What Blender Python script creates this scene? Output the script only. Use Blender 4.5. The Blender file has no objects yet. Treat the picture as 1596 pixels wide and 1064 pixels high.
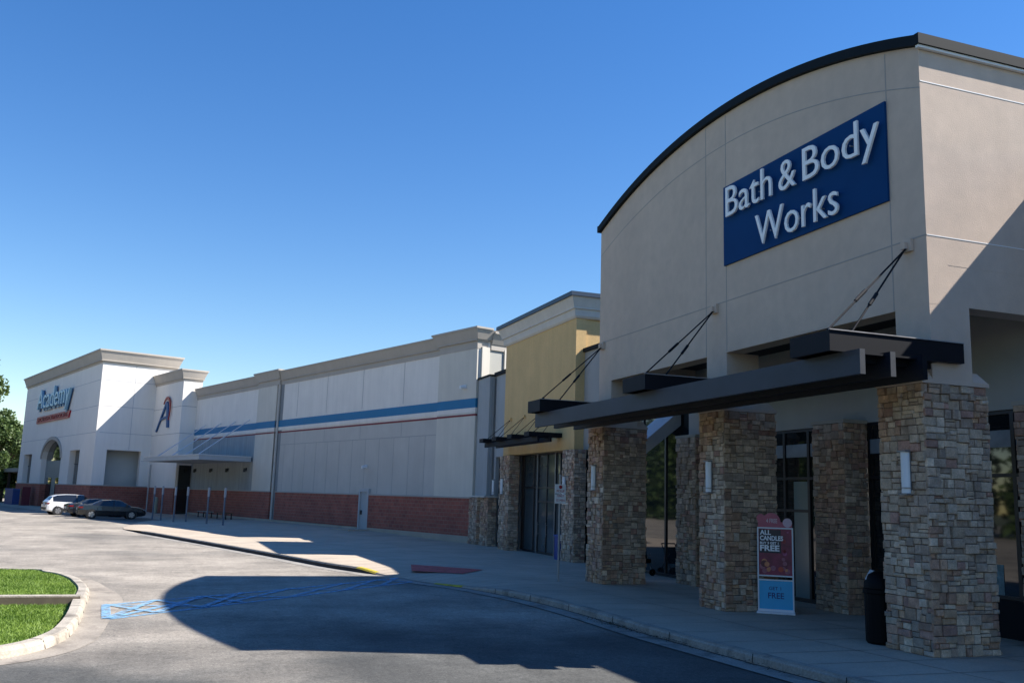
import bpy, math, random
import numpy as np
from mathutils import Matrix, Vector
R = math.radians
S = bpy.context.scene
COL = S.collection

# ---------------------------------------------------------------- camera
CF, CPITCH, CROLL, CB, CAZ = 1454.66, .1672, .0312, -.3451, -.6538
CAMH = 2.45
def cam_axes():
    cp, sp = math.cos(CPITCH), math.sin(CPITCH)
    F = np.array([0, cp, sp]); Rt = np.array([1, 0, 0.]); U = np.array([0, -sp, cp])
    cr, sr = math.cos(CROLL), math.sin(CROLL)
    X = cr*Rt + sr*U; Y = -sr*Rt + cr*U
    M = np.array([[math.cos(CB), -math.sin(CB), 0], [math.sin(CB), math.cos(CB), 0], [0, 0, 1]])
    return M@F, M@X, M@Y
F_, X_, Y_ = cam_axes()
cd = bpy.data.cameras.new('camera'); cam = bpy.data.objects.new('camera', cd); COL.objects.link(cam)
cd.sensor_width = 36; cd.lens = CF/1596*36; cd.clip_start = .1; cd.clip_end = 5000
cam.matrix_world = Matrix(((X_[0], Y_[0], -F_[0], 0), (X_[1], Y_[1], -F_[1], 0), (X_[2], Y_[2], -F_[2], CAMH), (0, 0, 0, 1)))
S.camera = cam

# ---------------------------------------------------------------- light
SUNV = Vector((.98, -.32, 1.0)).normalized()
w = bpy.data.worlds.new("World"); S.world = w; w.use_nodes = True
sky = w.node_tree.nodes.new('ShaderNodeTexSky'); sky.sky_type = 'NISHITA'; sky.sun_disc = False
sky.sun_elevation = math.asin(SUNV.z); sky.sun_rotation = math.atan2(SUNV.x, SUNV.y)
sky.air_density = 1.15; sky.dust_density = .0; sky.ozone_density = 3.0
bgn = w.node_tree.nodes['Background']; bgn.inputs[1].default_value = .068
hs = w.node_tree.nodes.new('ShaderNodeHueSaturation'); hs.inputs['Saturation'].default_value = 1.32; hs.inputs['Hue'].default_value = .510; hs.inputs['Value'].default_value = 1.3
w.node_tree.links.new(sky.outputs[0], hs.inputs['Color']); w.node_tree.links.new(hs.outputs[0], bgn.inputs[0])
sl = bpy.data.lights.new('sun', 'SUN'); sl.energy = 5.0; sl.angle = R(.5); sl.color = (1, .96, .90)
so = bpy.data.objects.new('sun', sl); COL.objects.link(so); so.rotation_euler = SUNV.to_track_quat('Z', 'Y').to_euler()
S.view_settings.view_transform = 'Standard'; S.view_settings.look = 'None'; S.view_settings.gamma = 1
S.view_settings.exposure = .98
try: S.view_settings.use_curve_mapping = False
except Exception: pass

# ---------------------------------------------------------------- materials
MATS = {}
def mat(name, col, rough=.8, var=.12, scale=1.2, fine=0, fscale=60, bump=0, bscale=80, metal=0, spec=None, stain=None, stainscale=.5, stainamt=.5, attr=False, streak=0):
    if name in MATS: return MATS[name]
    m = bpy.data.materials.new(name); m.use_nodes = True; nt = m.node_tree; N = nt.nodes; L = nt.links
    b = N['Principled BSDF']; b.inputs['Roughness'].default_value = rough; b.inputs['Metallic'].default_value = metal
    if spec is not None: b.inputs['Specular IOR Level'].default_value = spec
    tc = N.new('ShaderNodeTexCoord')
    cur = None
    if attr:
        a = N.new('ShaderNodeAttribute'); a.attribute_name = 'Col'; cur = a.outputs['Color']
    else:
        rgb = N.new('ShaderNodeRGB'); rgb.outputs[0].default_value = (*col, 1); cur = rgb.outputs[0]
    def noise(sc, det=6, vec=None, rgh=.6):
        n = N.new('ShaderNodeTexNoise'); n.inputs['Scale'].default_value = sc; n.inputs['Detail'].default_value = det; n.inputs['Roughness'].default_value = rgh
        L.new(vec if vec is not None else tc.outputs['Object'], n.inputs['Vector']); return n.outputs['Fac']
    def mulvar(cur, fac, amt):
        mr = N.new('ShaderNodeMapRange'); mr.inputs[1].default_value = .3; mr.inputs[2].default_value = .7
        mr.inputs[3].default_value = 1-amt; mr.inputs[4].default_value = 1+amt; L.new(fac, mr.inputs[0])
        v = N.new('ShaderNodeVectorMath'); v.operation = 'SCALE'; L.new(cur, v.inputs[0]); L.new(mr.outputs[0], v.inputs['Scale']); return v.outputs[0]
    if var: cur = mulvar(cur, noise(scale), var)
    if fine: cur = mulvar(cur, noise(fscale, 3), fine)
    if streak:
        mp = N.new('ShaderNodeMapping'); mp.inputs['Scale'].default_value = (2.2, 2.2, .12); L.new(tc.outputs['Object'], mp.inputs[0])
        cur = mulvar(cur, noise(1.5, 5, mp.outputs[0]), streak)
    if stain:
        cr = N.new('ShaderNodeMapRange'); cr.inputs[1].default_value = .5; cr.inputs[2].default_value = .72; cr.inputs[4].default_value = stainamt
        L.new(noise(stainscale, 8, None, .68), cr.inputs[0])
        mx = N.new('ShaderNodeMix'); mx.data_type = 'RGBA'; L.new(cr.outputs[0], mx.inputs[0]); L.new(cur, mx.inputs[6]); mx.inputs[7].default_value = (*stain, 1); cur = mx.outputs[2]
    L.new(cur, b.inputs['Base Color'])
    if bump:
        bn = N.new('ShaderNodeBump'); bn.inputs['Strength'].default_value = bump; bn.inputs['Distance'].default_value = .02
        L.new(noise(bscale, 4), bn.inputs['Height']); L.new(bn.outputs[0], b.inputs['Normal'])
    MATS[name] = m; return m

stucco = mat('stucco', (.585, .46, .36), .9, .05, .5, .05, 3, .22, 45, stain=(.45, .37, .305), stainscale=.8, stainamt=.35, streak=.02)
stucco_joint = mat('stucco_joint', (.36, .33, .30), .9, 0)
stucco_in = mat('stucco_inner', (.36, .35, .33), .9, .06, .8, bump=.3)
cap_dark = mat('dark_cap_metal', (.008, .012, .015), .7, .1, 2, spec=.15)
flash_white = mat('sunlit_groove_white', (.8, .8, .78), .5, 0)
tan = mat('tan_stucco', (.68, .455, .20), .9, .07, .7, .05, 12, .4, 45, streak=.05)
trim = mat('cream_trim', (.62, .57, .49), .85, .07, 1, bump=.2, streak=.04)
beam = mat('blue_grey_steel', (.022, .029, .043), .55, .2, 1.5, stain=(.03, .04, .055), stainamt=.4)
beam_dark = mat('black_steel', (.006, .007, .011), .6, .2, 2, spec=.2)
galv = mat('galvanised', (.35, .36, .37), .45, .1, 3, metal=.6)
stone = mat('ledge_stone', (.3, .25, .2), .9, .28, 7, .18, 45, .9, 32, attr=True)
mortar = mat('mortar', (.10, .08, .06), .95, .1)
def glass(name, col, rough=.03, spec=.75):
    m = mat(name, col, rough, 0, spec=spec); return m
glass_dark = glass('dark_glass', (.012, .017, .02))
glass_teal = glass('teal_glass', (.12, .19, .205), .2)
band = mat('frosted_band', (.22, .27, .32), .35, .25, 2)
frame = mat('black_frame', (.012, .014, .02), .4, 0)
frame_alu = mat('aluminium_frame', (.22, .23, .24), .4, 0, metal=.5)
wallw = mat('white_panel', (.78, .725, .65), .85, .05, .6, bump=.1, streak=.045)
wallm = mat('pale_pilaster', (.64, .59, .50), .85, .05, .6, bump=.1, streak=.045)
walll = mat('grey_panel', (.53, .495, .44), .85, .06, .6, bump=.1, streak=.03)
walljoint = mat('panel_joint', (.36, .35, .34), .9, 0)
wallt = mat('tower_panel', (.80, .75, .68), .85, .04, .3, bump=.1, streak=.03)
cornice = mat('cornice', (.43, .385, .33), .85, .06, .6, streak=.03)
blue = mat('stripe_blue', (.005, .16, .33), .6, .06, 1)
red = mat('stripe_red', (.20, .012, .018), .6, .08, 1)
signblue = mat('sign_blue', (.0, .045, .155), .7, .08, .8, spec=.15)
white_plastic = mat('white_letter', (.92, .92, .90), .5, 0)
concrete = mat('sidewalk_concrete', (.47, .385, .295), .9, .12, .5, .12, 25, .4, 60, stain=(.29, .26, .22), stainscale=.6, stainamt=.55)
kerbc = mat('kerb_concrete', (.42, .37, .30), .9, .15, 1.5, .15, 30, .6, 40, stain=(.12, .10, .08), stainscale=1.6, stainamt=.95)
jointd = mat('dark_joint', (.24, .205, .17), .95, 0)
joint_dark = mat('louvre_dark', (.06, .06, .06), .8, 0)
lampw = mat('opal_lamp', (.75, .78, .8), .35, 0)
dark_plastic = mat('dark_plastic', (.003, .003, .004), .6, 0, spec=.15)
brown_dark = mat('brown_panel', (.05, .03, .02), .7, .2)

def brick_mat():
    m = bpy.data.materials.new('red_block'); m.use_nodes = True; N = m.node_tree.nodes; L = m.node_tree.links
    b = N['Principled BSDF']; b.inputs['Roughness'].default_value = .85
    tc = N.new('ShaderNodeTexCoord'); sp = N.new('ShaderNodeSeparateXYZ'); L.new(tc.outputs['Object'], sp.inputs[0])
    ad = N.new('ShaderNodeMath'); L.new(sp.outputs[0], ad.inputs[0]); L.new(sp.outputs[1], ad.inputs[1])
    cb = N.new('ShaderNodeCombineXYZ'); L.new(ad.outputs[0], cb.inputs[0]); L.new(sp.outputs[2], cb.inputs[1])
    br = N.new('ShaderNodeTexBrick'); br.inputs['Scale'].default_value = 1; br.inputs['Brick Width'].default_value = .41; br.inputs['Row Height'].default_value = .205
    br.inputs['Mortar Size'].default_value = .018; br.inputs['Color1'].default_value = (.37, .105, .07, 1); br.inputs['Color2'].default_value = (.27, .08, .058, 1); br.inputs['Mortar'].default_value = (.31, .17, .12, 1)
    br.inputs['Mortar Smooth'].default_value = .3
    L.new(cb.outputs[0], br.inputs[0])
    n = N.new('ShaderNodeTexNoise'); n.inputs['Scale'].default_value = 1.3; n.inputs['Detail'].default_value = 6; L.new(tc.outputs['Object'], n.inputs['Vector'])
    mr = N.new('ShaderNodeMapRange'); mr.inputs[3].default_value = .6; mr.inputs[4].default_value = 1.4; L.new(n.outputs['Fac'], mr.inputs[0])
    v = N.new('ShaderNodeVectorMath'); v.operation = 'SCALE'; L.new(br.outputs['Color'], v.inputs[0]); L.new(mr.outputs[0], v.inputs['Scale']); L.new(v.outputs[0], b.inputs['Base Color'])
    return m
brick = brick_mat()

def asphalt_mat():
    m = bpy.data.materials.new('asphalt'); m.use_nodes = True; N = m.node_tree.nodes; L = m.node_tree.links
    b = N['Principled BSDF']; b.inputs['Roughness'].default_value = .9
    tc = N.new('ShaderNodeTexCoord')
    def noise(sc, det, vec=None, r=.6):
        n = N.new('ShaderNodeTexNoise'); n.inputs['Scale'].default_value = sc; n.inputs['Detail'].default_value = det; n.inputs['Roughness'].default_value = r
        L.new(vec if vec else tc.outputs['Object'], n.inputs['Vector']); return n.outputs['Fac']
    def ramp(f, a, c1, c_, c2):
        r = N.new('ShaderNodeValToRGB'); r.color_ramp.elements[0].position = a; r.color_ramp.elements[0].color = (*c1, 1); r.color_ramp.elements[1].position = c_; r.color_ramp.elements[1].color = (*c2, 1); L.new(f, r.inputs[0]); return r.outputs[0]
    # drive aisles are bleached, the near bay is greyer, in broad patches
    sp = N.new('ShaderNodeSeparateXYZ'); L.new(tc.outputs['Object'], sp.inputs[0])
    big = noise(.11, 5, None, .55)
    mr0 = N.new('ShaderNodeMapRange'); mr0.inputs[1].default_value = 13; mr0.inputs[2].default_value = 20; mr0.inputs[3].default_value = -.17; mr0.inputs[4].default_value = .13; L.new(sp.outputs[1], mr0.inputs[0])
    ad = N.new('ShaderNodeMath'); L.new(big, ad.inputs[0]); L.new(mr0.outputs[0], ad.inputs[1])
    cur = ramp(ad.outputs[0], .38, (.085, .083, .075), .62, (.315, .275, .225))
    def mul(cur, f, lo, hi, a=.3, c=.7):
        mr = N.new('ShaderNodeMapRange'); mr.inputs[1].default_value = a; mr.inputs[2].default_value = c; mr.inputs[3].default_value = lo; mr.inputs[4].default_value = hi; L.new(f, mr.inputs[0])
        v = N.new('ShaderNodeVectorMath'); v.operation = 'SCALE'; L.new(cur, v.inputs[0]); L.new(mr.outputs[0], v.inputs['Scale']); return v.outputs[0]
    cur = mul(cur, noise(.55, 8, None, .72), .70, 1.2)
    cur = mul(cur, noise(4.5, 6, None, .7), .86, 1.12)
    cur = mul(cur, noise(38, 3), .62, 1.38)
    cur = mul(cur, noise(110, 2), .75, 1.25)
    # tyre-worn streaks along the drive
    mp = N.new('ShaderNodeMapping'); mp.inputs['Rotation'].default_value = (0, 0, R(-14)); mp.inputs['Scale'].default_value = (1.0, .05, 1); L.new(tc.outputs['Object'], mp.inputs[0])
    cur = mul(cur, noise(.9, 4, mp.outputs[0]), .86, 1.08)
    # dark cracks
    vo = N.new('ShaderNodeTexVoronoi'); vo.feature = 'DISTANCE_TO_EDGE'; vo.inputs['Scale'].default_value = .22
    dn = N.new('ShaderNodeVectorMath'); dn.operation = 'ADD'
    nn = N.new('ShaderNodeTexNoise'); nn.inputs['Scale'].default_value = .8; nn.inputs['Detail'].default_value = 6; L.new(tc.outputs['Object'], nn.inputs['Vector'])
    L.new(tc.outputs['Object'], dn.inputs[0]); L.new(nn.outputs['Color'], dn.inputs[1]); L.new(dn.outputs[0], vo.inputs['Vector'])
    cur = mul(cur, vo.outputs['Distance'], .86, 1.0, .001, .006)
    cr = noise(.45, 10, None, .62); sb = N.new('ShaderNodeMath'); sb.operation = 'SUBTRACT'; sb.inputs[1].default_value = .5; L.new(cr, sb.inputs[0])
    ab = N.new('ShaderNodeMath'); ab.operation = 'ABSOLUTE'; L.new(sb.outputs[0], ab.inputs[0])
    cur = mul(cur, ab.outputs[0], .62, 1.0, .0008, .0035)
    cur = mul(cur, noise(14, 3, None, .7), .70, 1.3)
    cur = mul(cur, noise(.23, 5, None, .6), .80, 1.15)
    cur = mul(cur, noise(.30, 9, None, .75), 1.08, .72, .50, .66)
    cur = mul(cur, noise(2.3, 9, None, .8), 1.03, .70, .60, .70)
    L.new(cur, b.inputs['Base Color'])
    bn = N.new('ShaderNodeBump'); bn.inputs['Strength'].default_value = .5; bn.inputs['Distance'].default_value = .01; L.new(noise(90, 3), bn.inputs['Height']); L.new(bn.outputs[0], b.inputs['Normal'])
    return m
asphalt = asphalt_mat()

def paint_mat(name, col, thr=.5, sc=3):
    m = bpy.data.materials.new(name); m.use_nodes = True; N = m.node_tree.nodes; L = m.node_tree.links
    b = N['Principled BSDF']; b.inputs['Base Color'].default_value = (*col, 1); b.inputs['Roughness'].default_value = .8
    tc = N.new('ShaderNodeTexCoord'); n = N.new('ShaderNodeTexNoise'); n.inputs['Scale'].default_value = sc; n.inputs['Detail'].default_value = 9; n.inputs['Roughness'].default_value = .75; L.new(tc.outputs['Object'], n.inputs['Vector'])
    mr = N.new('ShaderNodeMapRange'); mr.inputs[1].default_value = thr-.08; mr.inputs[2].default_value = thr+.1; mr.inputs[3].default_value = .95; mr.inputs[4].default_value = .15; L.new(n.outputs['Fac'], mr.inputs[0])
    tr = N.new('ShaderNodeBsdfTransparent'); mx = N.new('ShaderNodeMixShader'); L.new(mr.outputs[0], mx.inputs[0]); L.new(tr.outputs[0], mx.inputs[1]); L.new(b.outputs[0], mx.inputs[2])
    L.new(mx.outputs[0], N['Material Output'].inputs[0]); return m
paint_blue = paint_mat('worn_blue_paint', (.22, .42, .60), .50, 6)
paint_red = paint_mat('worn_red_paint', (.55, .09, .08), .60)
paint_yellow = paint_mat('worn_yellow_paint', (.55, .42, .03), .60)
paint_white = paint_mat('worn_white_paint', (.5, .5, .48), .5)

def leaf_mat(name, c1, c2):
    m = bpy.data.materials.new(name); m.use_nodes = True; N = m.node_tree.nodes; L = m.node_tree.links
    b = N['Principled BSDF']; b.inputs['Roughness'].default_value = .6
    a = N.new('ShaderNodeAttribute'); a.attribute_name = 'Col'
    r = N.new('ShaderNodeValToRGB'); r.color_ramp.elements[0].color = (*c1, 1); r.color_ramp.elements[1].color = (*c2, 1)
    L.new(a.outputs['Fac'], r.inputs[0]); L.new(r.outputs[0], b.inputs['Base Color'])
    t = N.new('ShaderNodeBsdfTranslucent'); L.new(r.outputs[0], t.inputs[0]); mx = N.new('ShaderNodeMixShader'); mx.inputs[0].default_value = .3
    L.new(b.outputs[0], mx.inputs[1]); L.new(t.outputs[0], mx.inputs[2]); L.new(mx.outputs[0], N['Material Output'].inputs[0]); return m
leafm = leaf_mat('leaf_green', (.025, .055, .012), (.13, .19, .045))
grassm = leaf_mat('grass_blade', (.09, .17, .012), (.25, .36, .06))
bark = mat('bark', (.10, .075, .055), .95, .3, 3)

# ---------------------------------------------------------------- mesh helpers
class MB:
    def __init__(s): s.v = []; s.f = []; s.m = []; s.c = []; s.usec = False
    def face(s, pts, m=0, c=None):
        n = len(s.v); s.v += [tuple(p) for p in pts]; s.f.append(tuple(range(n, n+len(pts)))); s.m.append(m); s.c.append(c)
        if c is not None: s.usec = True
    def box(s, x0, x1, y0, y1, z0, z1, m=0, c=None):
        x0, x1 = sorted((x0, x1)); y0, y1 = sorted((y0, y1)); z0, z1 = sorted((z0, z1))
        n = len(s.v); s.v += [(x0,y0,z0),(x1,y0,z0),(x1,y1,z0),(x0,y1,z0),(x0,y0,z1),(x1,y0,z1),(x1,y1,z1),(x0,y1,z1)]
        for f in ((0,3,2,1),(4,5,6,7),(0,1,5,4),(1,2,6,5),(2,3,7,6),(3,0,4,7)):
            s.f.append(tuple(n+i for i in f)); s.m.append(m); s.c.append(c)
        return s
    def prism(s, poly, p2, m=0):   # poly: list of 3D pts, p2: offset vector
        n = len(s.v); k = len(poly); s.v += [tuple(p) for p in poly]; s.v += [tuple(Vector(p)+Vector(p2)) for p in poly]
        s.f.append(tuple(range(n, n+k))); s.f.append(tuple(range(n+2*k-1, n+k-1, -1))); s.m += [m, m]; s.c += [None, None]
        for i in range(k):
            j = (i+1) % k; s.f.append((n+j, n+i, n+k+i, n+k+j)); s.m.append(m); s.c.append(None)
        return s
    def tube(s, p, q, r, r2=None, seg=10, m=0, cap=True):
        p, q = Vector(p), Vector(q); d = (q-p).normalized(); a = d.orthogonal().normalized(); b = d.cross(a)
        r2 = r if r2 is None else r2; n = len(s.v)
        for (c, rr) in ((p, r), (q, r2)):
            for i in range(seg):
                t = 2*math.pi*i/seg; s.v.append(tuple(c + a*math.cos(t)*rr + b*math.sin(t)*rr))
        for i in range(seg):
            j = (i+1) % seg; s.f.append((n+i, n+j, n+seg+j, n+seg+i)); s.m.append(m); s.c.append(None)
        if cap:
            s.f.append(tuple(range(n+seg-1, n-1, -1))); s.f.append(tuple(range(n+seg, n+2*seg))); s.m += [m, m]; s.c += [None, None]
        return s
    def lathe(s, prof, c=(0, 0, 0), seg=20, m=0, axis='z'):
        n = len(s.v); k = len(prof)
        for i in range(seg):
            t = 2*math.pi*i/seg
            for (r, h) in prof:
                if axis == 'z': s.v.append((c[0]+r*math.cos(t), c[1]+r*math.sin(t), c[2]+h))
                else: s.v.append((c[0]+r*math.cos(t), c[1]+h, c[2]+r*math.sin(t)))
        for i in range(seg):
            j = (i+1) % seg
            for a in range(k-1):
                s.f.append((n+i*k+a, n+j*k+a, n+j*k+a+1, n+i*k+a+1)); s.m.append(m); s.c.append(None)
        return s
    def flare(s, x0, x1, y0, y1, z0, z1, o0, o1, m=0):   # band whose sides lean out from o0 to o1
        n = len(s.v)
        for z, o in ((z0, o0), (z1, o1)): s.v += [(x0-o, y0-o, z), (x1+o, y0-o, z), (x1+o, y1+o, z), (x0-o, y1+o, z)]
        for f in ((0,3,2,1),(4,5,6,7),(0,1,5,4),(1,2,6,5),(2,3,7,6),(3,0,4,7)):
            s.f.append(tuple(n+i for i in f)); s.m.append(m); s.c.append(None)
        return s
    def build(s, name, mats, parent=None, origin=None, smooth=False):
        me = bpy.data.meshes.new(name)
        o = Vector(origin) if origin is not None else (Vector(parent['_o']) if parent is not None and '_o' in parent else Vector((0, 0, 0)))
        va = np.array(s.v, float) - np.array(o)
        me.from_pydata(va.tolist(), [], s.f)
        for mm in (mats if isinstance(mats, (list, tuple)) else [mats]): me.materials.append(mm)
        me.polygons.foreach_set('material_index', s.m)
        if s.usec:
            at = me.color_attributes.new('Col', 'FLOAT_COLOR', 'CORNER'); arr = []
            for f, c in zip(s.f, s.c):
                c = c if c is not None else (.2, .18, .16); arr += [c[0], c[1], c[2], 1.0]*len(f)
            at.data.foreach_set('color', arr)
        if smooth: me.polygons.foreach_set('use_smooth', [True]*len(me.polygons))
        me.update(); ob = bpy.data.objects.new(name, me); COL.objects.link(ob)
        if parent is not None: ob.parent = parent
        elif origin is not None: ob.location = o
        ob['_o'] = list(o)
        return ob
AROT = CB - CAZ     # Academy-frame rotation about z
def toW(x, y, z=0):
    c, s_ = math.cos(AROT), math.sin(AROT); return (c*x - s_*y, s_*x + c*y, z)
def thing(name, label, cat, origin, frame='B', group=None):
    o = bpy.data.objects.new(name, None); COL.objects.link(o); o['_o'] = list(origin); o.empty_display_size = .3
    if frame == 'A': o.location = toW(*origin); o.rotation_euler.z = AROT
    else: o.location = origin
    tag(o, label, cat, group); return o
def tag(o, label=None, cat=None, group=None, kind=None):
    if label: o['label'] = label
    if cat: o['category'] = cat
    if group: o['group'] = group
    if kind: o['kind'] = kind
    return o
def struct(name, mb, m, frame='B'):
    o = mb.build(name, m)
    if frame == 'A': o.rotation_euler.z = AROT
    return tag(o, kind='structure')
dg_cache = {}
def text_geo(txt, bold=.0, shear=0):
    cu = bpy.data.curves.new('t', 'FONT'); cu.body = txt; cu.size = 1; cu.extrude = .5; cu.offset = bold; cu.shear = shear; cu.resolution_u = 3; cu.space_character = 1.0
    ob = bpy.data.objects.new('t', cu); COL.objects.link(ob); dg = bpy.context.evaluated_depsgraph_get(); me = ob.evaluated_get(dg).to_mesh()
    v = np.array([tuple(x.co) for x in me.vertices]); f = [tuple(p.vertices) for p in me.polygons]
    ob.evaluated_get(dg).to_mesh_clear(); bpy.data.objects.remove(ob); bpy.data.curves.remove(cu); return v, f
CAPH = None
def add_text(mb, txt, org, u, up, out, width, caph, depth, bold=0, m=0, shear=0):
    """org = world point of left end of the baseline; u reading direction; width and cap height in metres"""
    global CAPH
    if CAPH is None: vv, _ = text_geo('H'); CAPH = vv[:, 1].max()
    v, f = text_geo(txt, bold, shear); x0, x1 = v[:, 0].min(), v[:, 0].max()
    P = np.array(org)[None] + np.outer((v[:, 0]-x0)/(x1-x0)*width, u) + np.outer(v[:, 1]/CAPH*caph, up) + np.outer((v[:, 2]+.5)*depth, out)
    n = len(mb.v); mb.v += [tuple(p) for p in P]
    for ff in f: mb.f.append(tuple(n+i for i in ff)); mb.m.append(m); mb.c.append(None)
rng = random.Random(7)

# ---------------------------------------------------------------- stone cladding
PALG = [(.56, .43, .31), (.62, .49, .36), (.49, .37, .28), (.44, .35, .275), (.66, .53, .40), (.42, .33, .26), (.54, .41, .30)]
PALW = [(.54, .34, .21), (.48, .30, .20), (.57, .38, .24), (.43, .26, .18), (.49, .29, .20), (.52, .36, .25)]
def split(u0, v0, u1, v1, out, wmax, hmax):
    w_, h_ = u1-u0, v1-v0
    if w_ <= wmax and h_ <= hmax and (rng.random() < .75 or w_*h_ < .02): out.append((u0, v0, u1, v1)); return
    if w_ < .13 and h_ < .10: out.append((u0, v0, u1, v1)); return
    if (w_/wmax > h_/hmax*rng.uniform(.6, 1.5) and w_ > .16) or h_ < .09:
        t = u0 + w_*rng.uniform(.3, .7); split(u0, v0, t, v1, out, wmax, hmax); split(t, v0, u1, v1, out, wmax, hmax)
    else:
        t = v0 + h_*rng.uniform(.3, .7); split(u0, v0, u1, t, out, wmax, hmax); split(u0, t, u1, v1, out, wmax, hmax)
def stone_clad(mb, x0, x1, y0, y1, z0, z1, wmax=.30, hmax=.20, sides='xXyY'):
    mb.box(x0+.03, x1-.03, y0+.03, y1-.03, z0, z1, 1)
    for sd in sides:
        a0, a1 = (y0, y1) if sd in 'xX' else (x0, x1)
        cells = []; split(a0, z0, a1, z1, cells, wmax, hmax)
        for (u0, v0, u1, v1) in cells:
            g = .006; d = rng.uniform(-.02, .045); b = .016; j = lambda: rng.uniform(-.012, .012)
            wv = math.sin(u0*2.3+x0*1.7+y0)+math.sin(v0*1.5+u0*1.1+y0*2.0)+rng.uniform(-.7, .7)
            hue = rng.choice(PALW) if wv > .25 else rng.choice(PALG)
            if rng.random() < .05: hue = (.42, .24, .19)
            hue = tuple(p_*.85+q_*.15 for p_, q_ in zip(hue, (.50, .36, .24))); k = rng.uniform(.70, 1.12); c = tuple(min(.75, q*k) for q in hue)
            lo = [(u0+g, v0+g), (u1-g, v0+g), (u1-g, v1-g), (u0+g, v1-g)]
            hi = [(u0+g+b, v0+g+b), (u1-g-b, v0+g+b), (u1-g-b, v1-g-b), (u0+g+b, v1-g-b)]
            def P(u, v, dep):
                if sd == 'x': return (x0-dep, u, v)
                if sd == 'X': return (x1+dep, u, v)
                if sd == 'y': return (u, y0-dep, v)
                return (u, y1+dep, v)
            L_ = [P(u, v, -.03) for u, v in lo]; M_ = [P(u, v, d-.008) for u, v in lo]; H_ = [P(u+j(), v+j(), d+j()*.8) for u, v in hi]
            flip = sd in 'xY'
            def q(pts): mb.face(pts[::-1] if flip else pts, 0, c)
            q(H_)
            for i in range(4):
                jx = (i+1) % 4; q([L_[i], L_[jx], M_[jx], M_[i]]); q([M_[i], M_[jx], H_[jx], H_[i]])
def pier(parent, x0, x1, y0, y1, z0, z1, cap=None, label=None, fl=.0, sides='xXyY'):
    mb = MB(); stone_clad(mb, x0, x1, y0, y1, z0, z1, sides=sides)
    o = mb.build('stone_pier', [stone, mortar], parent)
    if label: o['label'] = label
    if cap:
        c = MB(); c.box(x0-.03, x1+.03, y0-.03, y1+.03, z1, z1+.07).flare(x0+.1, x1-.1, y0+.1, y1-.1, z1+.25, z1+.071, .0, .12)
        c.build('pier_cap', cap, o, origin=parent['_o'])
    return o

# ================================================================ GROUND
g = MB()
g.face([(-3000, -3000, -.08), (3000, -3000, -.08), (3000, 3000, -.08), (-3000, 3000, -.08)])
struct('ground', g, mat('far_ground', (.09, .10, .05), .95, .2, .02))
g = MB(); g.face([(-130, -60, 0), (60, -60, 0), (60, 190, 0), (-130, 190, 0)]); struct('road', g, asphalt)

def cat(pts, n=8):
    P = [Vector(p) for p in pts]; out = []
    for i in range(len(P)-1):
        p0 = P[max(i-1, 0)]; p1 = P[i]; p2 = P[i+1]; p3 = P[min(i+2, len(P)-1)]
        for k in range(n):
            t = k/n; out.append(.5*((2*p1)+(-p0+p2)*t+(2*p0-5*p1+4*p2-p3)*t*t+(-p0+3*p1-3*p2+p3)*t**3))
    out.append(P[-1]); return out
# kerb line (front top edge) from the near end to the far end: x, y, top z
KP = [(9.35, -12, .15), (9.3, 0, .15), (9.25, 6, .15), (9.18, 10.5, .15), (9.02, 13.2, .15), (8.86, 16.2, .15), (8.86, 19, .15), (8.72, 21.6, .15), (8.35, 23.8, .13), (7.9, 25.4, .05),
      (7.3, 26.8, .012), (6.9, 28.2, .012), (6.45, 29.3, .05), (5.95, 30.6, .15), (5.25, 32.6, .15), (4.1, 37.1, .15), (2.3, 43.6, .15), (.6, 49.6, .15), (-.6, 53.8, .15), (-1.1, 55.6, .13)]
K = cat(KP, 5)
KA = [(toW(16.2, 58)), (toW(17.0, 61)), toW(19, 66), toW(20.5, 70), toW(23.6, 72), toW(24.0, 80), toW(23.8, 89.5), toW(19.8, 90.8), toW(19.8, 126)]
KA = [Vector((p[0], p[1], z)) for p, z in zip(KA, (.03, .012, .012, .012, .012, .012, .012, .012, .012))]
ALLK = K + KA
side = MB()
def wallpt(p):
    # matching point under the buildings
    if p.y < 44.5: q = Vector((17, max(p.y, -12)+ (0 if p.y < 22 else (p.y-22)*.55), .15)); return q
    a = np.array([p.x*math.cos(AROT)+p.y*math.sin(AROT), -p.x*math.sin(AROT)+p.y*math.cos(AROT)])
    x, y, z = toW(29, a[1]); return Vector((x, y, .15))
def rowh(p, t, wp):
    a1 = -p.x*math.sin(AROT)+p.y*math.cos(AROT)
    rise = max(0, min(1, (a1-42)/9))*.20
    base = p.z + (.15-p.z)*min(1, t*9)
    return base + rise*max(0, (t-.25)/.75)
TT = [0, .02, .05, .12, .25, .5, .75, .9, 1]
rows = []
for p in ALLK:
    wp = wallpt(p); rows.append([Vector((p.x+(wp.x-p.x)*t, p.y+(wp.y-p.y)*t, rowh(p, t, wp))) for t in TT])
for i in range(len(rows)-1):
    for j in range(len(TT)-1):
        side.face([rows[i][j], rows[i][j+1], rows[i+1][j+1], rows[i+1][j]][::-1])
o = struct('sidewalk', side, concrete)
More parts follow.
